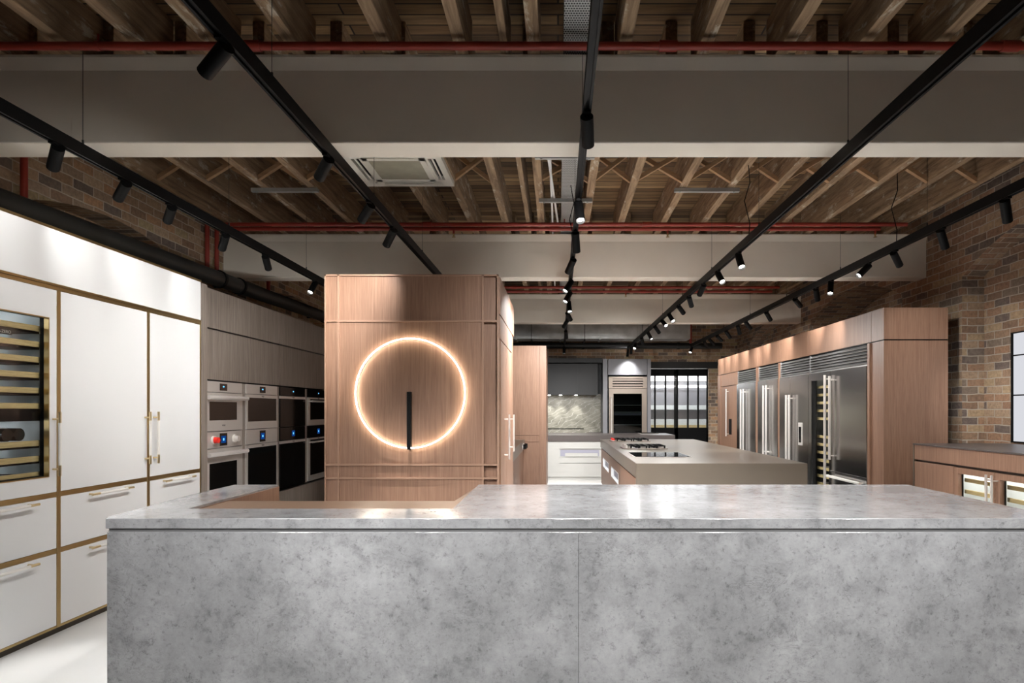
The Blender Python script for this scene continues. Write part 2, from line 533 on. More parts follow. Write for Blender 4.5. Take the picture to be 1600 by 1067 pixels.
for xa, xb in zip(J2[:-1], J2[1:]):
    if xb - xa < 0.3 or abs(xa - -1.37) < 0.01: continue
    m_ = MB()
    for s, yy in ((1, 5.86), (-1, 5.92)):
        z0, z1 = (3.60, 3.84) if s > 0 else (3.84, 3.60)
        x0, x1 = xa + 0.037, xb - 0.037
        m_._add([(x0, yy - .02, z0 - .022), (x0, yy + .02, z0 - .022), (x0, yy + .02, z0 + .022), (x0, yy - .02, z0 + .022),
                 (x1, yy - .02, z1 - .022), (x1, yy + .02, z1 - .022), (x1, yy + .02, z1 + .022), (x1, yy - .02, z1 + .022)],
                [(0, 1, 2, 3), (4, 7, 6, 5), (0, 4, 5, 1), (1, 5, 6, 2), (2, 6, 7, 3), (3, 7, 4, 0)])
    m_.build('cross_brace', BRACE, ceil)

for Y, lab in ((3.80, 'white boxed ceiling beam nearest the camera'), (7.65, 'white boxed ceiling beam above the oak tower'), (11.60, 'white boxed ceiling beam over the far end of the kitchen island')):
    prof = [(Y, 3.068), (Y + 0.004, 3.062), (Y + 0.216, 3.062), (Y + 0.22, 3.068), (Y + 0.22, 3.574), (Y - 0.022, 3.574), (Y - 0.022, 3.56), (Y, 3.49)]
    structure(MB().prism(prof, LX - 0.02, RX + 0.02, 'x').build('ceiling_beam', PLASTER), lab)

# ---------------------------------------------------------------- white cabinets on the left
CX = -3.29
def bar_handle_v(x, y, z0, z1, parent, metal=BRASS_LIGHT, grip=WHITEGRIP, off=0.045, r=0.009, sign=1):
    h = MB()
    for z in (z0 + 0.045, z1 - 0.045):
        h.cyl((x, y, z), (x + sign * off, y, z), 0.006, 10)
    h.cyl((x + sign * off, y, z0), (x + sign * off, y, z1), r, 12)
    o = h.build('handle', metal, parent)
    MB().cyl((x + sign * off, y, z0 + 0.07), (x + sign * off, y, z1 - 0.07), r * 1.06, 12).build('grip', grip, o)
    return o
def bar_handle_h(x, y0, y1, z, parent, metal=BRASS_LIGHT, grip=WHITEGRIP, off=0.045, r=0.009, sign=1):
    h = MB()
    for y in (y0 + 0.03, y1 - 0.03):
        h.cyl((x, y, z), (x + sign * off, y, z), 0.006, 10)
    h.cyl((x + sign * off, y0, z), (x + sign * off, y1, z), r, 12)
    o = h.build('handle', metal, parent)
    MB().cyl((x + sign * off, y0 + 0.07, z), (x + sign * off, y1 - 0.07, z), r * 1.06, 12).build('grip', grip, o)
    return o

T = 0.016
def white_unit(y0, y1, label, wine=False, handle_y=None):
    u = thing('tall_cabinet', label, 'cabinet', ((-3.6), (y0 + y1) / 2, 0), 'white tall cabinets with brass trim')
    box('plinth', PLINTH, (-3.9, CX - 0.03, y0, y1, 0, 0.046), u)
    tr = MB()
    for z in (0.053, 0.552, 0.922):
        tr.box(CX - 0.03, CX - 0.001, y0, y1, z - (0.008 if z < 0.1 else T), z + (0.008 if z < 0.1 else T))
    tr.box(CX - 0.03, CX + 0.004, y0, y1, 2.262, 2.285)
    for y in (y0, y1):
        s = 1 if y == y0 else -1
        tr.box(CX - 0.03, CX + 0.002, y, y + s * T, 0.05, 2.285)
    tr.build('brass_trim', BRASS, u, 0.0015)
    a, c = y0 + T + 0.0015, y1 - T - 0.0015
    if not wine:
        box('carcass', WHITE, (-3.92, CX - 0.03, y0, y1, 0.046, 2.285), u)
        d = box('door', WHITE, (CX - 0.028, CX, a, c, 0.94, 2.26), u, 0.002)
    else:
        m_ = MB()
        m_.box(-3.92, CX - 0.03, y0, y1, 0.046, 0.95)
        m_.box(-3.92, CX - 0.03, y0, y1, 2.14, 2.285)
        m_.box(-3.92, CX - 0.03, y0, y0 + 0.03, 0.95, 2.14)
        m_.box(-3.92, CX - 0.03, y1 - 0.03, y1, 0.95, 2.14)
        m_.box(-3.92, -3.88, y0 + 0.03, y1 - 0.03, 0.95, 2.14)
        m_.build('carcass', WHITE, u)
        wa, wc, w0, w1 = y0 + 0.078, y1 - 0.078, 1.042, 2.074
        m_ = MB()
        m_.box(CX - 0.028, CX, a, wa, 0.94, 2.26).box(CX - 0.028, CX, wc, c, 0.94, 2.26)
        m_.box(CX - 0.028, CX, wa, wc, 0.94, w0).box(CX - 0.028, CX, wa, wc, w1, 2.26)
        d = m_.build('door', WHITE, u)
        m_ = MB()
        e = 0.006
        m_.box(CX - 0.03, CX + 0.002, wa, wa + e, w0, w1).box(CX - 0.03, CX + 0.002, wc - e, wc, w0, w1)
        m_.box(CX - 0.03, CX + 0.002, wa, wc, w0, w0 + e).box(CX - 0.03, CX + 0.002, wa, wc, w1 - e, w1)
        m_.build('window_trim', BRASS, d)
        m_ = MB()
        e = 0.03
        m_.box(CX - 0.056, CX - 0.031, wa - .02, wa + 0.01, w0 - .02, w1 + .02).box(CX - 0.056, CX - 0.031, wc - 0.008, wc + .03, w0 - .02, w1 + .02)
        m_.box(CX - 0.056, CX - 0.031, wa, wc, w0 - .02, w0 + 0.012).box(CX - 0.056, CX - 0.031, wa, wc, w1 - 0.004, w1 + .02)
        m_.build('seal_frame', BLACK, d)
        box('glass', GLASS, (CX - 0.042, CX - 0.038, wa + 0.004, wc - 0.004, w0 + 0.004, w1 - 0.004), d)
        lin = MB()
        lin.box(-3.879, -3.874, y0 + .031, y1 - .031, 0.96, 2.13)
        lin.box(-3.87, CX - 0.06, y1 - .04, y1 - .032, 0.96, 2.13).box(-3.87, CX - 0.06, y0 + .032, y0 + .04, 0.96, 2.13)
        lin.box(-3.87, CX - 0.06, y0 + .04, y1 - .04, 2.122, 2.13).box(-3.87, CX - 0.06, y0 + .04, y1 - .04, 0.96, 0.968)
        lin.build('liner', INSIDE, u)
        box('zone_divider', BLACK, (-3.87, CX - 0.075, y0 + .042, y1 - .042, 1.405, 1.495), u)
        for z in (2.118, 1.40):
            box('light_strip', LEDCOOL, (-3.62, -3.60, y0 + .1, y1 - .1, z - 0.005, z), u)
        for y in (y0 + .06, y1 - .06):
            box('light_strip', LEDCOOL, (-3.86, -3.85, y - .01, y + .01, 0.99, 2.1), u)  # added strips hidden in the back corners to brighten the liner
        for k, z in enumerate((2.02, 1.917, 1.818, 1.718, 1.619, 1.52, 1.28, 1.18, 1.077)):
            s = box('wine_shelf', SHELFWOOD, (CX - 0.085, CX - 0.066, y0 + .045, y1 - .045, z - 0.036, z), u, 0.002)
            rk = MB()
            for j in range(9):
                yy = y0 + 0.07 + j * (y1 - y0 - 0.14) / 8
                rk.cyl((-3.86, yy, z - 0.02), (CX - 0.086, yy, z - 0.02), 0.004, 6)
            rk.box(CX - 0.30, CX - 0.087, y0 + 0.05, y1 - 0.05, z - 0.05, z - 0.03)  # black sheet standing in for the shade under each shelf
            rk.build('rack', BLACK, s)
        bp = box('badge', BLACK, (CX - 0.064, CX - 0.060, 3.70, 3.925, 1.935, 1.967), u)
        text('badge_lettering', 'SUB-ZERO', 0.026, (CX - 0.059, 3.918, 1.951), FACE_RIGHT, LAMINATE, u, 'RIGHT')
    dr1 = box('drawer', WHITE, (CX - 0.028, CX, a, c, 0.57, 0.904), u, 0.002)
    dr2 = box('drawer', WHITE, (CX - 0.028, CX, a, c, 0.063, 0.534), u, 0.002)
    mid = (y0 + y1) / 2
    bar_handle_h(CX, mid - 0.215, mid + 0.215, 0.886, dr1)
    bar_handle_h(CX, mid - 0.215, mid + 0.215, 0.513, dr2)
    bar_handle_v(CX, handle_y, 1.045, 1.462, d)
    return u
white_unit(3.36, 4.216, 'white tall cabinet with a glass wine cooler window and two drawers', True, 4.168)
white_unit(4.216, 5.14, 'white tall cabinet with a plain door between the wine cooler and the last white cabinet', False, 5.095)
white_unit(5.14, 5.895, 'white tall cabinet with a plain door beside the ovens', False, 5.20)
bk = thing('overhead_cabinet', 'white overhead panel along the top of the white cabinets', 'cabinet', (-3.6, 4.6, 2.29))
box('front_panel', WHITE, (-3.92, CX, 3.36, 5.893, 2.303, 2.655), bk, 0.002)
m_ = MB().box(-3.92, CX + 0.003, 3.36, 5.897, 2.655, 2.672).box(CX - 0.03, CX + 0.003, 3.36, 5.897, 2.288, 2.302)
m_.build('brass_trim', BRASS, bk)
for y, lab in ((4.005, 'dark wine bottle lying right hand of the pair in the wine cooler'), (3.915, 'dark wine bottle lying left hand of the pair in the wine cooler')):
    m_ = MB()
    m_.cyl((-3.37, y, 1.322), (-3.58, y, 1.322), 0.040, 20)
    m_.cyl((-3.58, y, 1.322), (-3.64, y, 1.322), 0.040, 20, 0.014)
    m_.cyl((-3.64, y, 1.322), (-3.72, y, 1.322), 0.014, 14)
    m_.torus((0, 0, 0), 0.0001, 0.00005, 3, 3)
    w = thing('wine_bottle', lab, 'bottle', (-3.5, y, 1.282), 'bottles in the wine cooler')
    m_.build('bottle_body', BOTTLE, w)
    MB().cyl((-3.44, y, 1.322), (-3.54, y, 1.322), 0.0406, 20, caps=(False, False)).build('paper_label', ACWHITE, w)

# ---------------------------------------------------------------- ovens in the smoked oak wall
OX = -3.355
oc = thing('oven_cabinet', 'smoked oak wall cabinet that houses the eight built-in ovens', 'cabinet', (-3.65, 7.7, 0))
Y0, Y1 = 5.903, 9.46
box('end_panel', OAKDARK, (-3.95, CX, Y0, 6.004, 0, 2.65), oc, 0.002)
m_ = MB().box(-3.95, OX - 0.03, 6.004, Y1, 0.08, 0.5).box(-3.95, OX - 0.03, 6.004, Y1, 1.775, 2.65).box(-3.95, -3.9, 6.004, Y1, 0.5, 1.775)
m_.build('carcass', CHARCOAL, oc)
ocs = [6.015, 6.862, 7.70, 8.55]
edges = [6.006, 7.70, 9.45]
for a, c in zip(edges[:-1], edges[1:]):
    box('upper_panel', OAKDARK, (OX - 0.03, OX, a, c - 0.003, 2.272, 2.65), oc, 0.0015)
    box('cupboard_door', OAKDARK, (OX - 0.03, OX, a, c - 0.003, 1.772, 2.256), oc, 0.0015)
    box('drawer', OAKDARK, (OX - 0.03, OX, a, c - 0.003, 0.09, 0.492), oc, 0.0015)
for a, c in ((6.004, 6.013), (6.774, 6.86), (7.62, 7.698), (8.46, 8.548), (9.31, 9.45)):
    box('stile', OAKDARK, (OX - 0.2, OX - 0.002, a, c, 0.515, 1.757), oc)
box('plinth', BLACK, (-3.9, OX - 0.06, 6.004, Y1, 0, 0.08), oc)

OW = 0.757
def oven(y0, z0, z1, label, style, upper):
    y1 = y0 + OW
    u = thing('built_in_oven', label, 'oven', (OX - 0.28, (y0 + y1) / 2, z0), 'built-in ovens in the smoked oak wall')
    body_m = STEEL if style in ('pro', 'trans', 'trim') else BLACKGLASS
    ph = 0.105 if upper else 0.16           # control panel height
    box('housing', CHARCOAL, (-3.89, OX - 0.012, y0 + 0.01, y1 - 0.01, z0 + 0.004, z1 - 0.004), u)
    cp = box('control_panel', body_m if style != 'trim' else BLACKGLASS, (OX - 0.012, OX + 0.012, y0, y1, z1 - ph, z1), u, 0.002)
    mid = (y0 + y1) / 2
    scr = box('display', BLACKGLASS, (OX + 0.012, OX + 0.014, mid - 0.07, mid + 0.07, z1 - ph + 0.018, z1 - 0.018), cp)
    if upper:
        MB().box(OX + 0.014, OX + 0.0145, mid - 0.014, mid + 0.014, z1 - ph * 0.5 - 0.002, z1 - ph * 0.5 + 0.012).build('digits', CYAN, scr)
    else:
        box('screen_glow', BLUE, (OX + 0.014, OX + 0.0145, mid - 0.045, mid + 0.045, z1 - ph + 0.045, z1 - 0.045), scr)
        MB().box(OX + 0.0145, OX + 0.015, mid - 0.012, mid + 0.012, z1 - ph * 0.5 - 0.012, z1 - ph * 0.5 + 0.012).build('digits', CYAN, scr)
    dz1 = z1 - ph - 0.006
    dz0 = z0 + 0.004
    sx, top, bot = {'pro': (0.115, 0.088, 0.105), 'trans': (0.03, 0.035, 0.08), 'black': (0.0, 0.03, 0.0), 'trim': (0.075, 0.02, 0.075)}[style]
    if style == 'pro' and not upper: top, bot = 0.14, 0.06
    if style == 'trans' and not upper: bot = 0.05
    dm = STEEL
    d = MB()
    a, c, e, f = y0 + sx, y1 - sx, dz0 + bot, dz1 - top
    d.box(OX - 0.012, OX + 0.016, y0, a, dz0, dz1) if sx else None
    d.box(OX - 0.012, OX + 0.016, c, y1, dz0, dz1) if sx else None
    if bot: d.box(OX - 0.012, OX + 0.016, a, c, dz0, e)
    d.box(OX - 0.012, OX + 0.016, a, c, f, dz1)
    d = d.build('door', dm, u)
    box('window', BLACKGLASS, (OX - 0.012, OX + 0.0145, a, c, e, f), d)
    text('badge', 'WOLF', 0.022, (OX + 0.0165, mid, (f + dz1) / 2 if style != 'pro' else (dz0 + e) / 2), FACE_RIGHT, CHARCOAL, u)
    if style in ('pro', 'trim'):
        hz = dz1 - 0.05
        r = 0.021 if style == 'pro' else 0.013
        h = MB()
        for y in (y0 + 0.03, y1 - 0.03):
            h.cyl((OX + 0.01, y, hz), (OX + 0.07, y, hz), r * 0.75, 12)
        h.cyl((OX + 0.07, y0 + 0.005, hz), (OX + 0.07, y1 - 0.005, hz), r, 18)
        h.build('handle', CHROME, d)
    if style == 'pro' and not upper:
        for yy, m in ((y0 + 0.19, REDKNOB), (y1 - 0.17, CHROME)):
            k = MB().cyl((OX + 0.012, yy, z1 - 0.08), (OX + 0.03, yy, z1 - 0.08), 0.042, 24).build('knob', CHROME, cp)
            MB().cyl((OX + 0.03, yy, z1 - 0.08), (OX + 0.066, yy, z1 - 0.08), 0.032, 20, 0.028).build('knob_cap', m, k)
Z0, ZM, Z1 = 0.52, 1.264, 1.757
oven(ocs[0], ZM + 0.003, Z1, 'upper stainless oven with a thick bar handle nearest the white cabinets', 'pro', True)
oven(ocs[0], Z0, ZM, 'lower stainless oven with a red knob and thick bar handle', 'pro', False)
oven(ocs[1], ZM + 0.003, Z1, 'upper stainless handleless oven in the second column from the white cabinets', 'trans', True)
oven(ocs[1], Z0, ZM, 'lower stainless handleless oven in the second column from the white cabinets', 'trans', False)
oven(ocs[2], ZM + 0.003, Z1, 'upper all-black glass oven in the third column', 'black', True)
oven(ocs[2], Z0, ZM, 'lower all-black glass oven in the third column', 'black', False)
oven(ocs[3], ZM + 0.003, Z1, 'upper oven with slim steel handle beside the oak tower', 'trim', True)
oven(ocs[3], Z0, ZM, 'lower oven with slim steel handle beside the oak tower', 'trim', False)

# ---------------------------------------------------------------- stone island in front
isl = thing('stone_island', 'large grey stone reception island with an oak desk recess', 'island', (0.1, 4.0, 0))
top = [(-2.318, 3.278), (2.608, 3.278), (2.608, 4.776), (-0.595, 4.776), (-0.595, 3.609), (-2.09, 3.609), (-2.09, 4.776), (-2.412, 4.776), (-2.412, 4.2), (-2.345, 3.33)]
def inset(poly, d):
    out = []
    n = len(poly)
    for i in range(n):
        a, b_, c = Vector(poly[i - 1]), Vector(poly[i]), Vector(poly[(i + 1) % n])
        e1, e2 = (b_ - a).normalized(), (c - b_).normalized()
        n1, n2 = Vector((-e1.y, e1.x)), Vector((-e2.y, e2.x))
        k = (n1 + n2)
        out.append(tuple(b_ + k * (d / (1 + n1.dot(n2)))))
    return out
MB().prism(top, 0.8676, 0.92).build('stone_top', STONE, isl, 0.003)
MB().prism(inset(top, 0.014), 0.848, 0.8676).build('shadow_gap', SHADOW, isl)
base = inset(top, 0.006)
# the front is two slabs meeting at a joint
xm = 0.105
fl = [base[0], (xm - 0.0007, base[0][1]), (xm - 0.0007, base[4][1]), base[5], base[6], base[7], base[8], base[9]]
MB().prism(fl, 0.0, 0.848).build('stone_panel', STONE, isl, 0.0015)
fr = [(xm + 0.0007, base[1][1]), base[1], base[2], base[3], base[4], (xm + 0.0007, base[4][1])]
fr = [(xm + 0.0007, base[1][1]), base[1], base[2], (xm + 0.0007, base[2][1])]
o = MB().prism(fr, 0.0, 0.848).build('stone_panel', STONE, isl, 0.0015)
MB().prism([(xm - 0.0007, base[3][1]), base[3], base[4], (xm - 0.0007, base[4][1])][::-1], 0.0, 0.848).build('stone_panel', STONE, isl)
MB().prism([(-2.08, 3.622), (-0.612, 3.622), (-0.612, 4.72), (-0.655, 4.04), (-2.08, 4.04)], 0.872, 0.902).build('desk_shelf', plain('tan_desk_top', (0.26, 0.165, 0.11), 0.35), isl, 0.0015)
box('inner_panel', OAK, (-2.094, -2.0805, 3.622, 4.776, 0.03, 0.905), isl)
box('inner_panel', OAK, (-2.08, -0.61, 3.612, 3.63, 0.03, 0.87), isl)

# ---------------------------------------------------------------- oak tower with the ring light
TY = 5.53
TX0, TX1 = px(508, TY), px(779, TY)
tw = thing('oak_tower', 'tall oak panelled tower carrying the glowing ring light', 'cabinet', ((TX0 + TX1) / 2, 6.5, 0))
TB = 7.30
box('body', OAK, (TX0, TX1, TY + 0.045, TB, 0, 2.645), tw, 0.002)
box('front_panel', OAK, (TX0, px(754.5, TY), TY, TY + 0.045, 0, 2.645), tw, 0.001)
m_ = MB()
ZT = 2.645
w = 0.008; d = 0.014
xs = [px(529.4, TY), px(754.5, TY)]
zs = [pz(501.6, TY), pz(726, TY), pz(747, TY)]
for x in xs: m_.box(x - w, x + w, TY - d, TY, 0.01, ZT)
for z in zs: m_.box(TX0, TX1, TY - d + 0.002, TY, z - w, z + w).box(xs[1], TX1, TY, TY + .045, z - w, z + w)
m_.box(TX0, TX1, TY - d, TY, ZT - 0.012, ZT + 0.001).box(xs[1], TX1, TY, TY + .045, ZT - .012, ZT + .001)
m_.box(TX0 - 0.001, TX0 + 0.012, TY - d, TY, 0.01, ZT)
m_.box(TX1 - 0.012, TX1 + 0.001, TY - d, TY + .045, 0.01, ZT)
m_.build('bead_trim', OAKLINE, tw)
# side facing the kitchen: a frieze, two doors in a frame
sx = TX1
box('side_frieze', OAK, (sx, sx + 0.012, TY + 0.03, TB - 0.02, 2.31, 2.63), tw)
box('frame_rail', OAK, (sx, sx + 0.012, TY + 0.03, TB - 0.35, 2.10, 2.295), tw)
dr = box('door', OAK, (sx, sx + 0.012, TY + 0.10, 6.19, 0.1, 2.085), tw, 0.002)
bar_handle_v(sx + 0.012, 5.99, 1.013, 1.436, dr, CHROME, CHROME, 0.045, 0.010)
dr = box('door', OAK, (sx, sx + 0.012, 6.21, 6.84, 0.1, 2.085), tw, 0.002)
bar_handle_v(sx + 0.012, 6.60, 1.05, 1.43, dr, CHROME, CHROME, 0.045, 0.010)
box('side_recess', OAKTRIM, (sx, sx + 0.003, 6.86, 7.20, 0.1, 2.05), tw)
rg = thing('ring_light', 'round glowing ring light with a black bar on the oak tower', 'light', (px(642, TY), TY, 1.14))
rc = (px(642, TY), TY - 0.03, pz(614.5, TY))
MB().torus(rc, 0.471, 0.004).build('glowing_ring', LED, rg)
MB().torus((rc[0], TY - 0.006, rc[2]), 0.471, 0.006).build('backing_ring', CHROME, rg)
box('black_bar', BLACK, (px(637.5, TY), px(643.5, TY), TY - 0.05, TY, 1.137, 1.634), rg, 0.003)

# bench behind the tower and the oak block beyond
be = thing('side_bench', 'low oak bench with bronze apron between tower and oak block', 'cabinet', (-1.2, 9.5, 0))
box('carcass', OAK, (-1.9, -0.63, 7.45, 11.53, 0.08, 0.785), be)
box('worktop', BRONZE, (-1.9, -0.60, 7.44, 11.54, 0.785, 0.945), be, 0.003)
box('plinth', BLACK, (-1.9, -0.68, 7.45, 11.53, 0, 0.08), be)
for yy in (10.75, 11.1):
    kb = MB().cyl((-0.60, yy, 0.86), (-0.585, yy, 0.86), 0.05, 20).build('knob', CHROME, be)
    MB().cyl((-0.585, yy, 0.86), (-0.53, yy, 0.86), 0.042, 20, 0.038).build('knob_grip', BLACK, kb)
ob = thing('oak_block', 'tall oak panelled block standing behind the tower', 'cabinet', (-0.5, 12.4, 0))
OBY = 11.55
box('body', OAK, (-1.9, px(853.5, OBY), OBY + 0.012, 13.35, 0, 2.64), ob)
m_ = MB()
xa, xb, xj = px(790, OBY), px(853.5, OBY), px(843, OBY)
za, zb = pz(680.5, OBY), pz(690.5, OBY)
for (x0, x1) in ((-1.9, xj - 0.004), (xj + 0.004, xb)):
    for (z0, z1) in ((0.0, zb - 0.004), (zb + 0.004, za - 0.004), (za + 0.004, 2.64)) if x1 < xb else ((0, 2.64),):
        m_.box(x0, x1, OBY, OBY + 0.012, z0, z1)
m_.build('front_panel', OAK, ob, 0.001)

# ---------------------------------------------------------------- kitchen island with cooktops
ki = thing('kitchen_island', 'long bronze topped kitchen island with oak drawers', 'island', (1.7, 9.5, 0))
KX0, KX1, KY0, KY1 = 0.814, 2.60, 6.67, 12.3
m_ = MB().box(KX0, KX1, KY0, KY1, 0.767, 0.92).box(KX0, KX1, KY0, KY0 + 0.06, 0.0, 0.767)
m_ = MB()
m_.prism([(KY0, 0), (KY0 + 0.06, 0), (KY0 + 0.06, 0.767), (KY1, 0.767), (KY1, 0.92), (KY0, 0.92)], KX0, KX1, 'x')
m_.build('worktop', BRONZE, ki, 0.003)
box('carcass', BLACK, (KX0 + 0.06, KX1 - 0.06, KY0 + 0.06, KY1 - 0.03, 0.0, 0.766), ki)
def front_with_window(y0, y1, w=None):
    z0, z1 = 0.09, 0.748
    X = KX0 + 0.012
    if w is None:
        return box('drawer_front', OAK, (X, X + 0.045, y0 + .002, y1 - .002, z0, z1), ki, 0.001)
    a, c, e, f = w
    m_ = MB().box(X, X + .045, y0 + .002, a, z0, z1).box(X, X + .045, c, y1 - .002, z0, z1).box(X, X + .045, a, c, z0, e).box(X, X + .045, a, c, f, z1)
    d = m_.build('drawer_front', OAK, ki)
    fr = MB()
    g = 0.012
    fr.box(X - .003, X + .044, a, a + g, e, f).box(X - .003, X + .044, c - g, c, e, f).box(X - .003, X + .044, a, c, e, e + g).box(X - .003, X + .044, a, c, f - g, f)
    fr.build('window_frame', WHITE, d)
    box('drawer_liner', GREYPLASTIC, (X + 0.0455, X + 0.047, a, c, e, f), d)
    box('light_strip', LEDCOOL, (X + 0.03, X + 0.04, a + .05, c - .05, f - g - .004, f - g), d)
front_with_window(6.735, 8.57)
front_with_window(8.57, 10.3, (8.75, 9.93, 0.45, 0.61))
front_with_window(10.3, 12.26, (10.45, 11.75, 0.45, 0.61))

def gas_cooktop(x0, x1, y0, y1, label):
    u = thing('gas_cooktop', label, 'cooktop', ((x0 + x1) / 2, (y0 + y1) / 2, 0.92), 'cooktops on the kitchen island')
    box('steel_tray', STEEL_WARM, (x0, x1, y0, y1, 0.9205, 0.934), u, 0.003)
    n = 2
    for i in range(n):
        a = x0 + 0.10 + i * (x1 - x0 - 0.12) / n
        c = a + (x1 - x0 - 0.12) / n - 0.012
        g = MB()
        for k in range(4):
            yy = y0 + 0.04 + k * (y1 - y0 - 0.08) / 3
            g.box(a, c, yy - .008, yy + .008, 0.958, 0.972)
        for k in range(4):
            xx = a + 0.005 + k * (c - a - 0.01) / 3
            g.box(xx - .007, xx + .007, y0 + .035, y1 - .035, 0.958, 0.972)
        for xx in (a + .01, (a + c) / 2, c - .01):
            for yy in (y0 + .04, y1 - .04):
                g.box(xx - .01, xx + .01, yy - .01, yy + .01, 0.934, 0.958)
        g.build('grate', BLACK, u)
        for yy in (y0 + (y1 - y0) * .3, y0 + (y1 - y0) * .7):
            MB().cyl(((a + c) / 2, yy, 0.934), ((a + c) / 2, yy, 0.952), 0.045, 18, 0.036).build('burner', BLACK, u)
    for k in range(4):
        yy = y0 + 0.09 + k * (y1 - y0 - 0.18) / 3
        kb = MB().cyl((x0 + 0.05, yy, 0.934), (x0 + 0.05, yy, 0.945), 0.026, 18).build('knob', CHROME, u)
        MB().cyl((x0 + 0.05, yy, 0.945), (x0 + 0.05, yy, 0.972), 0.021, 18, 0.019).build('knob_cap', REDKNOB if y0 > 10 else CHROME, kb)
gas_cooktop(0.93, 1.56, 9.08, 9.62, 'gas cooktop with black grates in the middle of the bronze island')
gas_cooktop(0.93, 1.62, 11.20, 11.75, 'gas cooktop with red knobs at the far end of the bronze island')
ind = thing('induction_cooktop', 'flat black glass induction cooktop on the bronze island', 'cooktop', (1.22, 7.95, 0.92), 'cooktops on the kitchen island')
box('steel_trim', STEEL, (0.90, 1.575, 7.52, 8.35, 0.9205, 0.925), ind)
box('glass_plate', BLACKGLASS, (0.912, 1.563, 7.535, 8.335, 0.925, 0.928), ind)

# ---------------------------------------------------------------- fridge wall on the right
FX = 3.45
fc = thing('fridge_cabinet', 'oak wall cabinet that frames the row of steel fridges', 'cabinet', (3.8, 10.2, 0))
FB = 4.13
FT = 2.562
box('end_panel', OAK, (FX, FB, 6.778, 6.80, 0, 2.214), fc)
box('end_panel', OAK, (FX, FB, 6.778, 6.80, 2.228, FT), fc)
box('shadow_gap', BLACK, (FX + 0.008, FB, 6.79, 13.8, 2.2145, 2.24), fc)
box('filler', OAK, (FX, FX + 0.3, 6.80, 7.05, 0, 2.214), fc)
m_ = MB().box(FX + 0.02, FB, 6.80, 13.8, 2.24, FT - 0.002)
m_.build('carcass', OAKTRIM, fc)
ye = [6.80, 7.05, 8.755, 8.86, 9.93, 10.02, 10.99, 11.12, 12.28, 12.40, 13.8]
for a, c in zip(ye[:-1], ye[1:]):
    box('upper_panel', OAK, (FX, FX + 0.02, a + .003, c - .003, 2.226, FT), fc)
for a, c in ((9.925, 10.0), (11.0, 11.125), (12.285, 12.40)):
    box('pilaster', OAK, (FX - 0.012, FX + 0.3, a, c, 0, 2.214), fc)
# far oak door beyond the fridges
pd = box('panel_door', OAK, (FX, FX + 0.03, 12.42, 13.56, 0.1, 1.96), fc, 0.001)
box('panel_header', OAK, (FX, FX + 0.03, 12.42, 13.56, 1.975, 2.214), fc)
box('far_stile', OAK, (FX - 0.01, FB, 13.56, 13.80, 0, 2.214), fc)
bar_handle_v(FX, 12.95, 0.95, 1.90, pd, CHROME, CHROME, 0.05, 0.012, -1)
box('ice_niche', BLACK, (FX - 0.003, FX + 0.002, 12.72, 12.92, 0.99, 1.30), pd)
m_ = MB()
for y0, y1 in ((7.05, 9.925), (10.0, 11.0), (11.125, 12.285)):
    m_.box(FX + 0.6, FB, y0, y1, 0, 2.2)
m_.box(FX + 0.04, FB, 12.42, 13.56, 0, 2.2)
m_.build('back_panel', CHARCOAL, fc)

